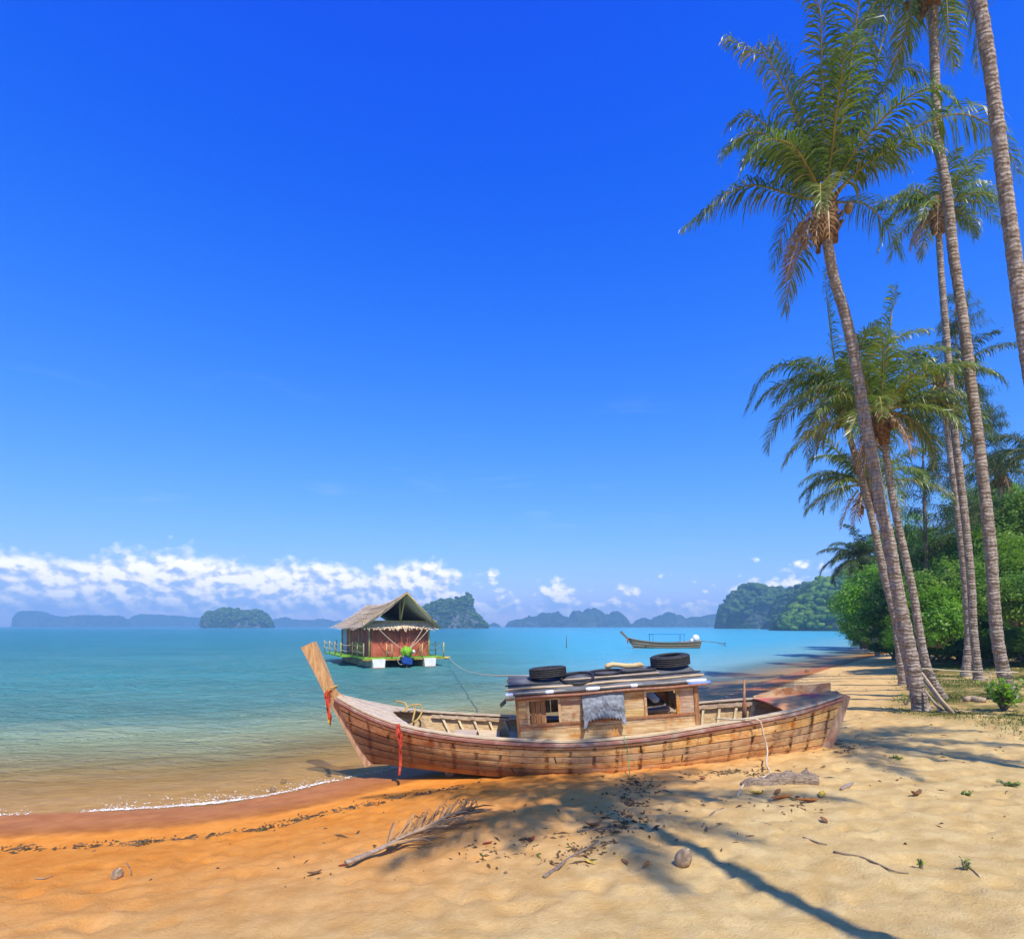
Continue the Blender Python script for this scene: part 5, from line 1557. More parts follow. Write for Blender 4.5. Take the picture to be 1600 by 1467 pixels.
def stake(label, px, y0, y1, d, r0, r1, mat=CABV, name='stake'):
    p0, p1 = P(px, y0, d), P(px, y1, d)
    b = MB(); b.tube([p1, p1.lerp(p0, .45), p1.lerp(p0, .5), p0], [r1, r1 * .8, r0, r0 * .6], 7)
    o_ = b.build(name, mat, None, True, origin=p1); o_.location = p1
    return tag(o_, label, 'stake')
stake('tapered wooden stake standing upright in the stern of the boat', 1163, 1062, 1130, DC - .1, .022, .04)
stake('short dark peg on the far gunwale behind the cabin', 1128, 1090, 1106, DC + .8, .02, .025, DARKW)
# ------------------------------------------------------------------ thatched houseboat
BAMBOO = wood('bamboo', (0.42, 0.29, 0.10), (0.66, 0.49, 0.20), axis='z', grain=6, stain=0.25)
REDWALL = plain('red_wall', (0.46, 0.115, 0.06), 0.8, 0.2, 0.3, 2.2, 0.2)
OLIVEP = plain('olive_panel', (0.40, 0.27, 0.055), 0.8, 0.2, 0.3, 4)
DECKG = plain('green_deck', (0.20, 0.40, 0.035), 0.75, 0.25, 0.25, 3)
PONT = plain('pontoon_white', (0.74, 0.71, 0.64), 0.6, 0.3, 0.12, 2.5)
PONTS = plain('pontoon_side', (0.42, 0.37, 0.22), 0.75, 0.25, 0.3, 2.5)
RUSTB = plain('rust_edge', (0.30, 0.13, 0.05), 0.85, 0.2, 0.4)
NETG = plain('green_net', (0.22, 0.46, 0.03), 0.8, 0.2, 0.5, 16, 1.0, 0.05)
ENGB = plain('blue_engine', (0.015, 0.07, 0.30), 0.45, 0.4, 0.3)
CURT = plain('pale_curtain', (0.40, 0.50, 0.52), 0.7, 0.3, 0.2)
mm = Mat('thatch')
oo = mm.obj()
vv = mm.attr('var')
nn = mm.noise(oo, 7.0, 5, 0.65)
cc = mm.ramp(mm.math('ADD', mm.math('MULTIPLY', vv, 0.7), mm.math('MULTIPLY', nn, 0.3)), [(0.05, (0.36, 0.26, 0.16)), (0.4, (0.70, 0.54, 0.36)), (0.7, (0.84, 0.68, 0.47)), (1, (0.90, 0.77, 0.55))])
THATCH = mm.done(mm.pbr(cc, 0.95, 0.1, mm.bump(nn, 0.6, 0.05)))

HBO = Vector((-8.4, 34.0, 0.0)); YAW = R(27)
UD = Vector((math.cos(YAW), math.sin(YAW), 0)); VD = Vector((-math.sin(YAW), math.cos(YAW), 0))
def hb(u, v, z): return Vector((u, v, z))            # local: along the front, back along the side, up
hs = thing('houseboat', 'thatched houseboat with red walls on white pontoons in the shallow bay', 'houseboat', HBO, YAW)
def hbox(name, mat, u0, u1, v0, v1, z0, z1, parent=None, label=None):
    b = MB(); b.fbox(hb, u0, u1, v0, v1, z0, z1); o_ = b.build(name, mat, parent or hs)
    if label: o_['label'] = label
    return o_
HW, HL = 3.6, 8.3
for u0 in (-0.05, 3.05):       # pontoon hulls with raked, squared bows
    b = MB(); b.hexa([hb(u0 + 0.04, -0.62, -0.35), hb(u0 + .74, -0.62, -0.35), hb(u0 + .04, HL, -.35), hb(u0 + .74, HL, -.35), hb(u0, -0.8, .52), hb(u0 + .78, -.8, .52), hb(u0, HL + .2, .52), hb(u0 + .78, HL + .2, .52)])
    po = b.build('pontoon', PONTS, hs)
    b = MB(); b.hexa([hb(u0 + .09, -0.93, -.28), hb(u0 + .69, -.93, -.28), hb(u0 + .09, -.60, -.28), hb(u0 + .69, -.60, -.28), hb(u0 + .01, -.84, .525), hb(u0 + .77, -.84, .525), hb(u0 + .01, -.60, .525), hb(u0 + .77, -.60, .525)])
    b.build('bow_plate', PONT, po)
    hbox('waterline_rust', RUSTB, u0 + .04, u0 + .74, -.925, -.86, -.05, .035, po)
hbox('deck', DECKG, -0.55, 4.45, -0.66, HL + .4, .53, .60, None, 'bright green painted deck')
hbox('deck_edge', OLIVEP, -0.56, 4.46, -0.67, -0.61, .44, .529)
hbox('side_deck', DECKG, -1.25, -0.556, 2.4, HL + .3, .53, .595, None, 'green side platform')
# walls
WT = 2.62
nf = 2
for i in range(nf):
    hbox('wall_panel', REDWALL, 0.06 + (HW - .12) * i / nf + .012, 0.06 + (HW - .12) * (i + 1) / nf - .012, 0.0, 0.05, .62, WT)
ns_ = 6
for i in range(ns_):
    v0, v1 = 0.07 + (HL - .1) * i / ns_, 0.07 + (HL - .1) * (i + 1) / ns_ - .03
    mt = CURT if i == 5 else REDWALL
    hbox('wall_panel', mt, 0.0, 0.05, v0, v1, .62, WT, None, 'pale curtain panel' if i == 5 else None)
    if i in (1, 2): hbox('lower_panel', OLIVEP, -0.03, -0.002, v0 + .06, v1 - .06, .64, 1.45)
for i in range(ns_): hbox('wall_panel', REDWALL, HW - .05, HW, 0.07 + (HL - .1) * i / ns_, 0.07 + (HL - .1) * (i + 1) / ns_ - .03, .62, WT)
hbox('back_wall', REDWALL, 0.06, HW - .06, HL - .05, HL, .62, WT)
def hpole(name, p, q, r_, mat=BAMBOO, parent=None):
    b = MB(); b.tube([p, (Vector(p) + Vector(q)) / 2, q], [r_, r_ * 1.02, r_ * .94], 7); return b.build(name, mat, parent or hs, True)
for u, v in ((-.03, -.03), (HW + .03, -.03), (-.03, HL * .33), (-.03, HL * .66), (-.03, HL), (HW + .03, HL)):
    hpole('corner_post', (u, v, .6), (u, v, WT + .05), .06)
hpole('wall_beam', (-.45, -.06, WT + .02), (HW + .45, -.06, WT + .02), .05)
# roof: two bilinear slopes, the ridge sagging and running out over the front
ZE = 2.42
def slope(side, t, f):
    """t eave(0)->ridge(1), f front(0)->back(1)"""
    ue = -0.55 if side < 0 else HW + .55
    eave = Vector((ue, -0.55 + (HL + 1.0) * f, ZE + .05 * math.sin(f * 9)))
    rd = Vector((HW / 2, -1.55 + (HL + 1.9) * f, 4.42 - 0.42 * f - 0.30 * math.sin(f * math.pi)))
    p = eave.lerp(rd, t); p.z -= 0.10 * math.sin(t * math.pi)
    return p
NC = 9
for side in (-1, 1):
    rf = MB(); vs, fs = [], []
    for i in range(13):
        for j in range(7):
            vs.append(slope(side, i / 12, j / 6) - Vector((0, 0, .05)))
    for i in range(12):
        for j in range(6):
            a = i * 7 + j; fs.append((a, a + 1, a + 8, a + 7))
    rf.add(vs, fs, 0.2)
    under = rf.build('roof', THATCH, hs, True)
    so = under.modifiers.new('thick', 'SOLIDIFY'); so.thickness = 0.04
    for k in range(NC):
        b = MB()
        t1 = (k + 1.15) / NC; t0 = k / NC - 0.035
        n = 210
        for j in range(n):
            f = (j + rng.uniform(-.5, .5)) / n
            f = min(1, max(0, f)); w_ = rng.uniform(.035, .075) / (HL + 1.5)
            ta = min(1.0, t1 + rng.uniform(-.01, .02)); tb = t0 + rng.gauss(0, .012) - (rng.uniform(0, .17) if k == 0 else rng.uniform(0, .03))
            lift = 0.045 + rng.uniform(0, .05)
            up_ = Vector((-.3 * -side, 0, 1)) * lift
            sk_ = rng.gauss(0, .012)
            a = slope(side, ta, f) + Vector((0, 0, .012)); a2 = slope(side, ta, min(1, f + w_)) + Vector((0, 0, .012))
            c_ = slope(side, tb, f + sk_) + up_; c2 = slope(side, tb, f + sk_ + w_ * .7) + up_
            b.add([a, a2, c2, c_], [(0, 1, 2, 3)], min(1, max(.02, rng.gauss(.5, .2))))
        b.build('thatch_course', THATCH, under)
b = MB()
for j in range(150):
    f = rng.random(); p = slope(-1, 1.0, f); s_ = rng.choice((-1, 1))
    e = slope(s_, 0.90 + rng.uniform(-.03, .03), min(1, f + rng.gauss(0, .01))) + Vector((0, 0, .07)); w_ = Vector((0, .04, 0))
    b.add([p - w_ + Vector((0, 0, .05)), p + w_ + Vector((0, 0, .05)), e + w_ * .7, e - w_ * .7], [(0, 1, 2, 3)], rng.uniform(.2, .8))
b.build('ridge_thatch', THATCH, hs)
# open gable: barge poles, king post, tie beam and rafters
for side in (-1, 1): hpole('barge_pole', slope(side, -.02, .004) - Vector((0, .03, .06)), slope(side, 1.0, .002) - Vector((0, .03, .05)), .045)
hpole('king_post', (HW / 2 + .02, -.1, WT + .05), (HW / 2, -1.2, 4.25), .05)
hpole('king_post', (HW / 2, -.08, WT + .05), (HW / 2, -.08, 4.05), .045)
for side in (-1, 1):
    for k in range(1, 9):
        f = k * .105
        hpole('rafter', slope(side, .02, f) - Vector((0, 0, .12)), slope(side, .99, f) - Vector((0, 0, .12)), .03)
    for k in range(1, 5): hpole('purlin', slope(side, k / 5, .01) - Vector((0, 0, .10)), slope(side, k / 5, .9) - Vector((0, 0, .10)), .025)
hbox('loft_floor', DARKW, .05, HW - .05, .1, HL - .1, WT + .06, WT + .10)
# thatch apron over the front wall
for k in range(2):
    b = MB()
    for j in range(150):
        u = -.45 + (HW + .9) * (j + rng.uniform(-.5, .5)) / 150; w_ = rng.uniform(.03, .06)
        z1 = WT + .10 - .13 * k; z0 = z1 - .24 - abs(rng.gauss(0, .09)); v1 = -.12 - .16 * k; v0 = v1 - .26
        b.add([hb(u, v1, z1), hb(u + w_, v1, z1), hb(u + w_ + rng.gauss(0, .02), v0, z0), hb(u + rng.gauss(0, .02), v0, z0)], [(0, 1, 2, 3)], min(1, max(.02, rng.gauss(.12 if k == 0 else .30, .16))))
    b.build('thatch_apron', THATCH, hs)
hpole('apron_pole', (-.5, -.13, WT + .12), (HW + .5, -.13, WT + .12), .04)
# rails
def rail_run(pts, top=.85):
    for i, p in enumerate(pts):
        hpole('rail_post', (p[0], p[1], .58), (p[0], p[1], .6 + top), .035)
        if i:
            q = pts[i - 1]
            for h_ in (.38, .74):
                b = MB(); b.tube([(q[0] + (p[0] - q[0]) * t, q[1] + (p[1] - q[1]) * t, .6 + h_ - .10 * math.sin(t * math.pi)) for t in np.linspace(0, 1, 7)], .016, 5); b.build('rail_rope', ROPE, hs, True)
rail_run([(-.5, -.65), (-.52, .9), (-.53, 2.3), (-1.2, 2.45), (-1.22, 4.4), (-1.22, 6.4), (-1.22, HL + .2), (-.4, HL + .3)])
rail_run([(1.15, -.68), (0.98, -.10)], .8); rail_run([(3.0, -.68), (3.05, -.1)], .8)
rail_run([(4.38, -.66), (4.40, .9), (4.40, 2.6)], .85)
# motor wrapped in green net and blue cover, slung at the bow
mo = thing('outboard_motor', 'motor under a green net and blue cover slung between the houseboat’s pontoons', 'motor', HBO + UD * 1.95 + VD * -.95, YAW)
b = MB(); bmm = bmesh.new(); bmesh.ops.create_icosphere(bmm, subdivisions=3, radius=.33)
for v in bmm.verts: v.co *= 1 + .22 * math.sin(v.co.x * 17 + v.co.z * 9) * math.cos(v.co.y * 14) + rng.uniform(-.03, .03)
bmm.verts.index_update(); b.add([v.co + Vector((0, 0, .92)) for v in bmm.verts], [[v.index for v in f.verts] for f in bmm.faces]); bmm.free()
b.build('net_cover', NETG, mo, True)
b = MB(); b.box((-.05, -.05, .45), (.42, .36, .40), Matrix.Rotation(.4, 3, 'Y')); b.box((.18, -.08, .36), (.22, .24, .34)); b.box((-.22, -.1, .36), (.16, .2, .3), Matrix.Rotation(-.3, 3, 'Y')); b.build('engine_block', ENGB, mo)
b = MB(); b.tube([(0, 0, .3), (0, -.05, .0), (0, -.1, -.25)], [.06, .05, .04], 8); b.build('drive_leg', RUSTB, mo, True)
b = MB(); b.tube([(.36, -.05, .86), (.42, -.05, .94), (.44, -.05, 1.04)], [.05, .12, .04], 8); b.build('white_float', WHITE, mo, True)
b = MB(); b.tube([(-.35 + .2 * math.cos(a), -.1, .45 + .26 * math.sin(a)) for a in np.linspace(0, 6.28, 20)], .018, 5, False); b.build('rope_loop', ROPE, mo, True)
for k, (u, v, z) in enumerate(((.25, -.5, 2.45), (3.2, -.55, 2.5), (3.55, -.5, 2.35))):
    b = MB(); p0 = Vector((u, v, z)); p1 = Vector((1.95 + (.1 if k else -.2), -.95, 1.05)); b.tube([p0.lerp(p1, t) - Vector((0, 0, .08 * math.sin(t * 3.14))) for t in np.linspace(0, 1, 8)], .018, 5); b.build('hoist_rope', ROPE, hs, True)
b = MB(); b.tube([(4.4, -.7, .5), (4.75, -.72, .5)], .08, 7); b.build('mooring_bollard', BAMBOO, hs, True)
a = HBO + UD * 4.7 + VD * -.72 + Vector((0, 0, .5)); e = roofp(roof_at(830, .5)[0], .5, .04)
cord('mooring_rope', 'long slack rope from the houseboat to the beached boat’s cabin roof', 'rope', [a.lerp(e, t) - Vector((0, 0, .35 * math.sin(t * 3.14))) for t in np.linspace(0, 1, 14)], 0.014, ROPE, 5, 3)

# ------------------------------------------------------------------ long-tail boat at anchor
LTO = P(1041, 1012.3, 64); LTO.z = 0
lt = thing('longtail_boat', 'slim brown long-tail boat with blue canopy frame anchored in the bay', 'boat', LTO, R(4))
LTW = wood('longtail_wood', (0.13, 0.085, 0.05), (0.26, 0.18, 0.11), stain=0.3)
LTG = wood('longtail_rail', (0.30, 0.23, 0.15), (0.46, 0.37, 0.25))
BLUEC = plain('blue_canopy', (0.03, 0.22, 0.50), 0.6, 0.3, 0.2)
ENGW = plain('engine_white', (0.75, 0.76, 0.78), 0.45, 0.4, 0.15)
STEEL = plain('shaft_steel', (0.16, 0.19, 0.17), 0.5, 0.4, 0.3, metal=.3)
def lth(u, t, side):
    x = -4.3 + 8.1 * u
    bm_ = .78 * math.sin(math.pi * min(1, max(0, .04 + .80 * u))) ** .55 if u < .9 else .78 * math.sin(math.pi * .76) ** .55
    sh = .52 + .60 * (1 - u) ** 3.2 + .28 * u ** 3
    xb = x + (1 - t) * (.85 * (1 - u) ** 3 - .15 * u ** 6)
    z = -.25 + (sh + .25) * t
    w = bm_ * (0.45 + .55 * t ** .7) * (1 if u > .02 else .3)
    return Vector((xb, side * w, z))
for side in (-1, 1):
    for k in range(4):
        b = MB(); vs, fs = [], []
        for i in range(21):
            for j in (0, 1):
                p = lth(i / 20, k / 4 + (.25 if j else 0) - (.012 if j else 0), side); vs += [p, p - Vector((0, side * .035, 0))]
        for i in range(20):
            q = i * 4; fs += [(q, q + 4, q + 6, q + 2), (q + 1, q + 3, q + 7, q + 5), (q, q + 1, q + 5, q + 4), (q + 2, q + 6, q + 7, q + 3)]
        b.add(vs, fs); b.build('hull_plank', LTW, lt, True)
    b = MB(); b.tube([lth(i / 24, 1.0, side) + Vector((0, 0, .02)) for i in range(25)], .04, 6); b.build('gunwale', LTG, lt, True)
b = MB(); vs, fs = [], []
for i in range(21):
    for s_ in (-1, 1): vs.append(lth(i / 20, .25, s_))
    if i: q = 2 * i - 2; fs.append((q, q + 1, q + 3, q + 2))
b.add(vs, fs); b.build('floor', LTW, lt)
b = MB(); b.add([lth(1, 0, -1), lth(1, 0, 1), lth(1, 1, 1), lth(1, 1, -1)], [(0, 1, 2, 3)]); o_ = b.build('transom', LTW, lt); o_.modifiers.new('t', 'SOLIDIFY').thickness = .05
b = MB(); postbox(b, [Vector((-3.45, 0, -.2)), Vector((-3.95, 0, .5)), Vector((-4.4, 0, 1.1)), Vector((-4.75, 0, 1.45)), Vector((-5.15, 0, 1.85))], [.12, .14, .18, .2, .24], [.1, .12, .16, .18, .22]); b.build('prow_post', LTW, lt)
b = MB(); b.tube([(-4.45, -.1, 1.1), (-4.4, -.14, .8), (-4.38, -.12, .5)], [.05, .07, .03], 6); b.build('prow_ribbon', REDC, lt, True)
for x in (-1.7, 1.8):
    for s_ in (-.62, .62):
        b = MB(); b.tube([(x, s_, .45), (x, s_, 1.52)], .03, 6); b.build('canopy_post', BLUEC, lt, True)
b = MB(); b.box((0.05, 0, 1.55), (3.7, 1.5, .05)); b.build('canopy', BLUEC, lt, False)
for x in (-2.4, -.6, .8, 2.2):
    b = MB(); b.box((x, 0, .42), (.25, 1.2, .04)); b.build('thwart', LTG, lt)
b = MB(); b.box((.6, -.3, .5), (.7, .35, .16)); b.build('seat_cushion', REDC, lt)
b = MB(); bmm = bmesh.new(); bmesh.ops.create_icosphere(bmm, subdivisions=2, radius=.42)
for v in bmm.verts: v.co.z *= 1.15; v.co *= 1 + rng.uniform(-.06, .06)
bmm.verts.index_update(); b.add([v.co + Vector((3.35, 0, 1.05)) for v in bmm.verts], [[v.index for v in f.verts] for f in bmm.faces]); bmm.free()
b.tube([(3.0, 0, .6), (2.85, 0, .85), (3.1, 0, 1.1)], [.2, .24, .1], 8)
b.build('engine', ENGW, lt, True)
b = MB(); b.tube([(3.5, 0, .8), (5.0, -.05, .72), (6.6, -.1, .48)], .045, 7); b.build('propeller_shaft', STEEL, lt, True)
b = MB()
for k in range(3):
    a = k * 2.094 + .5; d_ = Vector((0, math.cos(a), math.sin(a)))
    b.tube([Vector((6.62, -.1, .48)), Vector((6.66, -.1, .48)) + d_ * .16, Vector((6.7, -.1, .48)) + d_ * .3], [.03, .09, .04], 6, flat=.3)
b.tube([(6.0, -.1, .50), (6.4, -.1, .30), (6.85, -.1, .22)], .02, 5)
b.build('propeller', STEEL, lt, True)
def sea_stake(label, px, py0, py1):
    d = 2205 / (py1 - HY); p1 = P(px, py1, d); p0 = P(px, py0, d); p1.z -= .6
    b = MB(); b.tube([p1, p1.lerp(p0, .5), p0], [.05, .05, .035], 6); o_ = b.build('mooring_stake', DARKW, None, True, origin=p1); o_.location = p1; tag(o_, label, 'stake')
sea_stake('thin dark mooring stake standing in the open water', 885, 994, 1012)
# ------------------------------------------------------------------ things lying on the beach
def ground_pts(pix, lift=0.01):
    return [hit(*p) + Vector((0, 0, lift)) for p in pix]
def lay(name, label, cat, pix, rad, mat, n=7, lift=None, per=4, group=None, flat=None):
    r0 = rad if not hasattr(rad, '__len__') else max(rad)
    C = catmull([tuple(p) for p in ground_pts(pix, r0 * .7 if lift is None else lift)], per)
    rd = rad if not hasattr(rad, '__len__') else list(np.interp(np.linspace(0, 1, len(C)), np.linspace(0, 1, len(rad)), rad))
    L0 = Vector(C[0]); b = MB(); b.tube([Vector(p) for p in C], rd, n, flat=flat)
    o_ = b.build(name, mat, None, True, origin=L0); o_.location = L0
    return tag(o_, label, cat, group)

# driftwood plank below the stern: a split, weathered slab
root_q = hit(1216, 1228)
dw = thing('driftwood_plank', 'weathered grey driftwood plank on the sand below the stern', 'driftwood', root_q)
a0, a1 = hit(1158, 1227), hit(1276, 1223)
def slab(name, t0, t1, dy, dz, hh0, ww0, sd):
    b = MB(); vs, fs = [], []
    n = 34
    for i in range(n + 1):
        u = i / n; t = t0 + (t1 - t0) * u; p = a0.lerp(a1, t); p.z = gz(p.x, p.y)
        end = min(1, (u + .02) / .12) ** .6 * min(1, (1.03 - u) / .07) ** .5
        k1 = float(fbm(np.array([t * 9.0]), np.array([sd]), sd, 3)[0]); k2 = float(fbm(np.array([t * 14.0]), np.array([sd + 5.0]), sd + 3, 3)[0])
        h_ = hh0 * (.65 + .7 * k1 + .35 * t) * end; w_ = ww0 * (.75 + .5 * k2) * (.35 + .65 * end)
        for (yy, zz) in ((-w_, -.03), (-w_ * 1.06, h_ * .35), (-w_ * .85, h_ * .8), (-w_ * .3, h_ * (.9 + .2 * k2)), (w_ * .35, h_ * (.75 + .35 * k1)), (w_ * .95, h_ * .5), (w_, -.03)):
            vs.append(p + Vector((rng.gauss(0, .003), yy + dy + rng.gauss(0, .0025), zz + dz + rng.gauss(0, .0025))) - root_q)
    for i in range(n):
        for j in range(7):
            a = i * 7 + j; c_ = i * 7 + (j + 1) % 7; fs.append((a, c_, c_ + 7, a + 7))
    fs += [tuple(range(7)), tuple(n * 7 + j for j in range(7))]
    b.add(vs, fs); b.build(name, DRIFTD, dw)
DRIFTD = wood('old_driftwood', (0.17, 0.115, 0.075), (0.42, 0.31, 0.21), dark=(0.03, 0.02, 0.014), grain=22, stain=0.7, bump=1.0)
slab('slab', 0.0, 1.0, 0.0, 0.0, .085, .075, 3)
slab('splinter', 0.30, 1.04, .05, .012, .085, .035, 9)
slab('splinter', 0.02, 0.55, -.075, -.005, .03, .03, 14)
lay('driftwood_stick', 'short dark stick on the sand right of the driftwood plank', 'stick', [(1314, 1236), (1323, 1231), (1332, 1227)], [.012, .03, .014], DRIFT)

# fallen dry frond
fr0 = hit(541, 1355)
pix = [(541, 1355), (585, 1340), (630, 1322), (675, 1304), (705, 1292), (735, 1290)]
pp = [p - fr0 for p in ground_pts(pix, .05)]
pp[2].z += .02; pp[3].z += .05; pp[4].z += .08; pp[5].z += .06
df = thing('dry_palm_frond', 'fallen dry brown palm frond on the sand in the foreground', 'palm frond', fr0)
rr_ = random.Random(5)
V, A = [], []; Q = []
C = catmull([tuple(p) for p in pp], 8)
for side in (-1, 1):
    for k in range(62):
        t = .26 + .74 * k / 62; p = Vector([np.interp(t, np.linspace(0, 1, len(C)), C[:, j]) for j in range(3)])
        d_ = (Vector(C[-1]) - Vector(C[0])).normalized(); sd = Vector((-d_.y, d_.x, 0)) * side
        ln = rr_.uniform(.34, .62) * (1 - .35 * t); fw = rr_.uniform(.75, 1.2)
        out = (sd * rr_.uniform(.25, .75) + d_ * fw).normalized()
        z1 = (rr_.uniform(.01, .17) if side > 0 else rr_.uniform(-.02, .06))
        pts3 = [p, p + out * ln * .4 + Vector((0, 0, z1 * .55)), p + out * ln * .75 + Vector((0, 0, z1 * .7)), p + out * ln + Vector((rr_.gauss(0, .04), rr_.gauss(0, .04), z1 * .2))]
        wv_ = Vector((rr_.gauss(0, 1), rr_.gauss(0, 1), rr_.gauss(0, .5))).normalized() * .011
        i = len(V)
        for q, w_ in zip(pts3, (.8, 1, .8, .2)):
            g_ = gz(q.x + fr0.x, q.y + fr0.y) - fr0.z
            q = Vector((q.x, q.y, max(q.z, g_ + .006)))
            V += [q - wv_ * w_, q + wv_ * w_]
        Q += [(i, i + 1, i + 3, i + 2), (i + 2, i + 3, i + 5, i + 4), (i + 4, i + 5, i + 7, i + 6)]
        A += [rr_.random()] * 8
link('leaflets', raw_mesh('leaflets', [tuple(v) for v in V], Q, PALM_DRY, False, {'var': A}), df)
b = MB(); b.tube([Vector(p) for p in C], [max(.005, .032 * (1 - i / len(C)) ** .7) for i in range(len(C))], 7, flat=.7); b.build('stalk', DRIFT, df, True)

# coconuts
def coconut(label, px, py, r_, mat=HUSK, tilt=0.4):
    q = hit(px, py); root = thing('coconut', label, 'coconut', q + Vector((0, 0, r_ * .75)), rot=(tilt, .3, 1.0), group='fallen coconuts')
    bmm = bmesh.new(); bmesh.ops.create_icosphere(bmm, subdivisions=3, radius=r_)
    for v in bmm.verts:
        a = math.atan2(v.co.y, v.co.x); k = 1 + .06 * math.cos(3 * a); v.co.z *= 1.2; v.co.x *= k; v.co.y *= k; v.co *= 1 + rng.uniform(-.02, .02)
    me = bpy.data.meshes.new('husk'); bmm.to_mesh(me); bmm.free(); me.materials.append(mat)
    me.polygons.foreach_set('use_smooth', [True] * len(me.polygons)); link('husk', me, root)
    b = MB(); b.tube([(0, 0, r_ * 1.1), (0, .01, r_ * 1.28)], [r_ * .28, r_ * .2], 7); b.build('stalk_scar', SPATHE, root, True)
OLDH = plain('old_husk', (0.34, 0.235, 0.14), 0.85, 0.2, 0.5, 14, 0.8, 0.02)
coconut('brown coconut lying on the palm trunk’s shadow in the foreground', 1068, 1352, .062, OLDH)
coconut('split coconut husk against the hull near the bow', 705, 1212, .085, OLDH, 1.0)
coconut('small dark coconut at the edge of the wet sand on the left', 426, 1237, .045, HUSK)
coconut('small dark coconut floating at the water’s edge left of the bow', 443, 1224, .045, HUSK)
coconut('tiny dark husk by the waterline beyond the stern', 1261, 1050, .10, HUSK)
coconut('half-buried brown coconut at the bottom left', 183, 1374, .045, OLDH)
# log and stump on the turf, leaning stalks, rope between the palms
lay('log', 'short grey log lying on the turf between the palms', 'log', [(1507, 1097), (1518, 1096), (1530, 1097), (1541, 1097)], [.07, .09, .085, .06], DRIFT, 9, .05)
q = hit(1486, 1028)
b = MB(); b.tube([(0, 0, -.1), (0, 0, .25), (.02, 0, .48), (.03, 0, .52)], [.24, .21, .17, .05], 9); o_ = b.build('stump', PALEW, None, True); o_.location = q; tag(o_, 'pale tree stump at the edge of the thicket', 'stump')
bs = hit(1441, 1110)
for k, (e, tp, lb) in enumerate((((1492, 1116), (1440, 1050), 'long dry stalk propped against the leaning palm, nearest the camera'), ((1484, 1113), (1443, 1062), 'second dry stalk propped against the leaning palm'),
                                 ((1474, 1112), (1445, 1078), 'short dry stalk propped against the leaning palm, closest to its trunk'))):
    p0 = hit(*e); p1 = P(tp[0], tp[1], p0.y + .35)
    b = MB(); b.tube([p0, p0.lerp(p1, .4) - Vector((0, 0, .04)), p1], [.035, .028, .018], 6); o_ = b.build('dry_stalk', DRIFT if k else PALEW, None, True, origin=p0); o_.location = p0; tag(o_, lb, 'stalk', 'dry stalks propped on the palm')
lay('dry_stalk', 'pale dry stalk lying flat beside the leaning palm’s foot', 'stalk', [(1456, 1107), (1490, 1111), (1532, 1112)], [.02, .02, .01], PALEW)
lay('dry_stalk', 'thin dry stalk lying beyond the propped stalks', 'stalk', [(1464, 1112), (1480, 1114), (1512, 1110)], [.02, .025, .01], DRIFT)
f0 = P(1442, 1044, 14.6); f1 = P(1578, 1049, 13.8)
cord('palm_rope', 'pale rope strung between two palm trunks above the turf', 'rope', [f0 + Vector((-.14, -.14, 0)), f0 + Vector((.1, -.16, 0)), f0.lerp(f1, .35) - Vector((0, 0, .03)), f0.lerp(f1, .7) - Vector((0, 0, .035)), f1 + Vector((-.55, -.16, 0)), f1 + Vector((.02, -.2, 0))], .014, ROPE)
q = P(1545, 1049, 13.75); cord('palm_rope', 'knotted rope end dangling from the rope between the palms', 'rope', [q, q + Vector((.02, -.03, -.1)), q + Vector((-.03, -.02, -.22)), q + Vector((.02, 0, -.35))], .012, ROPE)

# long twigs and branches
TWIG = wood('twig', (0.16, 0.11, 0.07), (0.32, 0.24, 0.16))
tw = [([(850, 1374), (868, 1358), (890, 1340), (918, 1325), (935, 1314)], .016, 'forked brown branch pointing up from the bottom centre'),
      ([(1303, 1332), (1322, 1338), (1345, 1342), (1370, 1352), (1395, 1364), (1420, 1366)], .010, 'long crooked twig on the bare sand at the lower right'),
      ([(1255, 1309), (1272, 1317), (1292, 1321)], .008, 'thin twig left of the long crooked twig'),
      ([(1173, 1281), (1190, 1283), (1206, 1290), (1226, 1297)], .007, 'thin curved twig below the driftwood plank'),
      ([(1097, 1290), (1112, 1272), (1130, 1263)], .011, 'dark twig standing out left of the driftwood plank'),
      ([(905, 1300), (930, 1297), (965, 1296)], .012, 'short thick branch at the edge of the palm shadow'),
      ([(1512, 1357), (1524, 1367), (1536, 1377)], .007, 'little brown twig near the bottom right corner'),
      ([(198, 1349), (204, 1358), (205, 1367)], .007, 'thin crooked twig on the orange sand at the bottom left'),
      ([(55, 1372), (70, 1371), (82, 1368)], .008, 'small twig in the bottom left corner'),
      ([(1340, 1170), (1372, 1167), (1405, 1172)], .010, 'thin twig on the sand behind the stern')]
for pix, r_, lb in tw:
    lay('twig', lb, 'twig', pix, [r_, r_ * .9, r_ * .5], TWIG, 6, group='twigs on the sand')
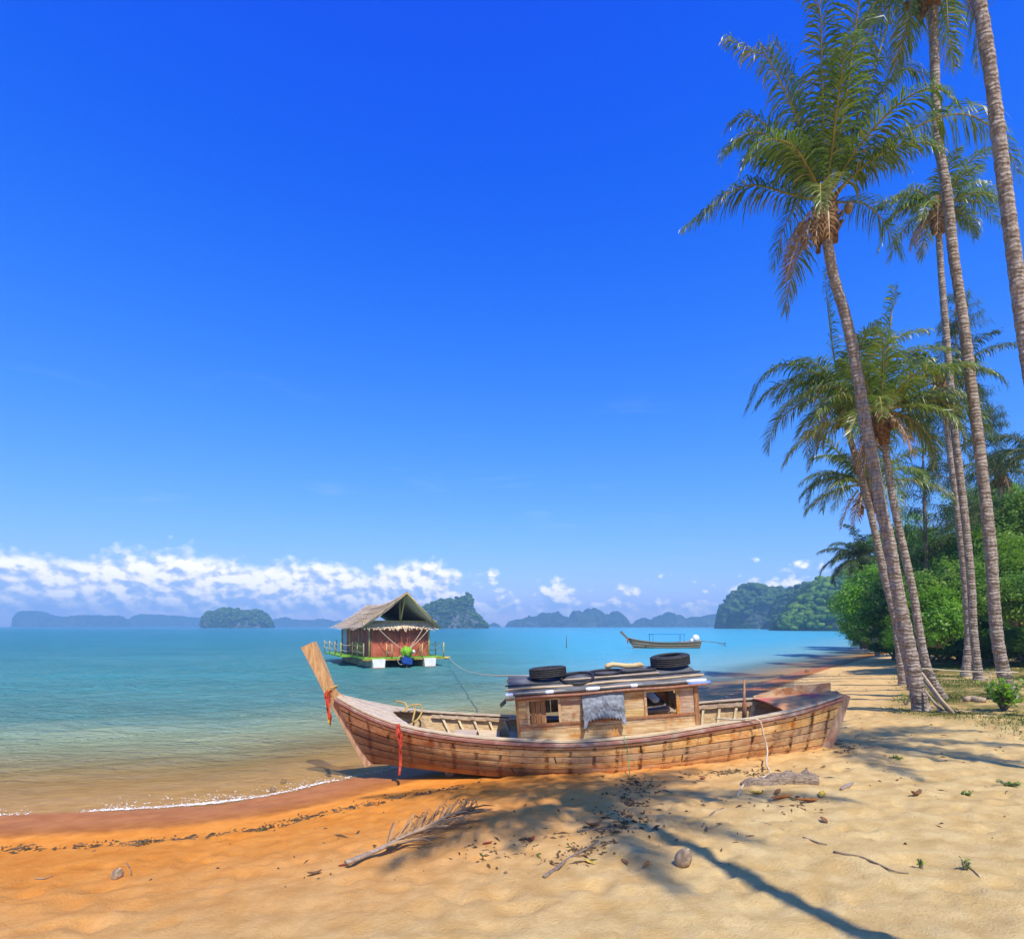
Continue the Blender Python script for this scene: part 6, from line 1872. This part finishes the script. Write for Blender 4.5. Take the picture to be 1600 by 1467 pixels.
# fallen leaves, each its own
LEAFM = {n: plain('fallen_' + n, c, .8, .2, .3, 30) for n, c in {'yellow': (.62, .40, .06), 'orange': (.50, .20, .05), 'brown': (.24, .12, .05), 'red': (.33, .07, .03)}.items()}
def fallen(label, col, px, py, L, rot, cup=.3):
    q = hit(px, py); W_ = L * .36; vs, fs = [], []
    n = 6
    for i in range(n + 1):
        t = i / n; w_ = W_ * math.sin(math.pi * (.06 + .88 * t)) ** .8; z = cup * L * (4 * (t - .5) ** 2) * .3 + .008
        vs += [(L * (t - .5), -w_ * .5, z + w_ * .35), (L * (t - .5), 0, z), (L * (t - .5), w_ * .5, z + w_ * .30)]
    for i in range(n):
        for j in (0, 1): a = i * 3 + j; fs.append((a, a + 1, a + 4, a + 3))
    b = MB(); b.add(vs, fs); o_ = b.build('fallen_leaf', LEAFM[col], None, True); o_.location = q; o_.rotation_euler = (rng.uniform(-.2, .2), rng.uniform(-.2, .2), rot)
    o_.modifiers.new('t', 'SOLIDIFY').thickness = .003
    tag(o_, label, 'leaf', 'fallen leaves on the sand')
fallen('yellow fallen leaf just below the driftwood plank’s left end', 'yellow', 1181, 1240, .20, .3)
fallen('yellow fallen leaf right of the driftwood plank’s knot', 'yellow', 1284, 1243, .20, 1.0)
fallen('orange curled leaf below the middle of the driftwood plank', 'orange', 1222, 1249, .24, .1)
fallen('second orange leaf beside the curled one, further right', 'orange', 1262, 1251, .22, -.4)
fallen('brown leaf lying under the driftwood plank', 'brown', 1215, 1239, .16, .8)
fallen('brown leaf near the tip of the thin curved twig', 'brown', 1288, 1283, .13, 1.5)
fallen('dry brown curled leaf alone on the right sand', 'brown', 1432, 1244, .20, .6, .9)
fallen('red-brown leaf right of the dry frond', 'red', 762, 1318, .10, .4)
fallen('red-brown leaf in the palm shadow right of the dry frond', 'red', 831, 1311, .10, 1.0)
fallen('small red-brown leaf by the stalk end of the dry frond', 'red', 537, 1350, .08, .2)
fallen('small orange leaf near the foreground coconut', 'orange', 1010, 1350, .09, .9)
fallen('small brown leaf left of the foreground coconut', 'brown', 977, 1347, .09, 2.0)
fallen('big dark dead leaf beside the short thick branch', 'brown', 928, 1294, .20, .3, .8)
fallen('yellow leaf at the bottom centre by the forked branch', 'yellow', 921, 1348, .10, 2.4)
fallen('brown leaf on the sand at the bottom left centre', 'brown', 492, 1367, .12, .2, .7)
fallen('red-brown leaf on the sand below the hull’s middle', 'red', 1098, 1219, .11, .5)
fallen('brown leaf on the bare sand right of the driftwood stick', 'brown', 1402, 1219, .07, .8)

# wrack line: bits of weed, bark and twig nobody could count -------------
WRACK = leafmat('wrack', [(0, (0.06, 0.04, 0.022)), (.5, (0.17, 0.105, 0.05)), (.85, (0.30, 0.18, 0.08)), (1, (.10, .13, .03))], .85, .15, .1, (.2, .15, .05))
r = np.random.default_rng(91)
lines_px = [([(0, 1326), (120, 1322), (260, 1312), (400, 1296), (520, 1268), (640, 1244), (720, 1232)], 1100, .10), ([(960, 1215), (1000, 1225), (985, 1255), (970, 1285), (990, 1300)], 480, .22),
            ([(930, 1300), (955, 1315), (900, 1330), (860, 1345)], 360, .16), ([(1070, 1215), (1150, 1205), (1200, 1212)], 260, .18), ([(740, 1330), (800, 1330), (870, 1305)], 260, .25),
            ([(1080, 1100), (1180, 1080), (1280, 1060), (1350, 1045)], 420, .5), ([(1150, 1095), (1250, 1080), (1330, 1078)], 200, .6), ([(1130, 1245), (1200, 1256), (1280, 1262)], 120, .3), ([(1300, 1160), (1340, 1168), (1300, 1178)], 160, .18)]
pts_all = []
for pix, n, sp in lines_px:
    C = catmull([tuple(p)[:2] for p in ground_pts(pix)], 12)
    i = r.integers(0, len(C) - 1, n); f = r.random((n, 1)); q = C[i] * (1 - f) + C[i + 1] * f
    cl = fbm(q[:, 0] * 2.3, q[:, 1] * 2.3, 5, 3)
    q = q + r.normal(size=(n, 2)) * sp * 0.7
    pts_all.append(q[r.random(n) < (cl - .25) * 2.4])
sc_ = np.stack([r.uniform(-3, 9, 520), r.uniform(4.5, 13, 520)], 1); pts_all.append(sc_[shore_s(sc_[:, 0], sc_[:, 1]) > 1.5])
q = np.vstack(pts_all); k = len(q); zq = ground_z(q[:, 0], q[:, 1])
L_ = r.uniform(.012, .06, k) * r.choice([.7, 1, 1.7], k, p=[.5, .38, .12]); W_ = np.minimum(L_ * .5, r.uniform(.003, .016, k)); a = r.uniform(0, 6.28, k)
dx, dy = np.cos(a), np.sin(a); z1 = r.uniform(.003, .022, k)
V = np.zeros((k, 5, 3))
for c_, (s1_, s2_, zz) in enumerate(((-1, 0, 0.2), (0, -1, .3), (1, 0, .3), (0, 1, .3), (0, 0, 1))):
    V[:, c_, 0] = q[:, 0] + s1_ * dx * L_ - s2_ * dy * W_; V[:, c_, 1] = q[:, 1] + s1_ * dy * L_ + s2_ * dx * W_; V[:, c_, 2] = zq + z1 * zz + (.004 if c_ == 4 else 0)
ff = (np.arange(k)[:, None, None] * 5 + np.array([[0, 1, 4], [1, 2, 4], [2, 3, 4], [3, 0, 4]])).reshape(-1, 3)
wo_ = link('beach_debris', raw_mesh('beach_debris', V.reshape(-1, 3), ff, WRACK, False, {'var': np.repeat(np.clip(r.normal(.4, .28, k), 0, 1), 5)}))
tag(wo_, 'bits of weed, bark and twigs washed up along the sand', 'debris', kind='stuff')
# ------------------------------------------------------------------ haze: the air over the bay
def make_haze():
    m = Mat('haze_air')
    v = m.n('VolumePrincipled', {'Color': (0.34, 0.70, 1.0), 'Density': 0.00075, 'Anisotropy': 0.0})
    m.set(m.out, 'Volume', v)
    b = MB()
    b.hexa([(2400 if k & 1 else -2400, 2150 if k & 2 else -450, 75 if k & 4 else -12) for k in range(8)])
    o = b.build('haze', m.m)
    tag(o, 'thin blue haze hanging over the bay', 'haze', kind='stuff')
make_haze()
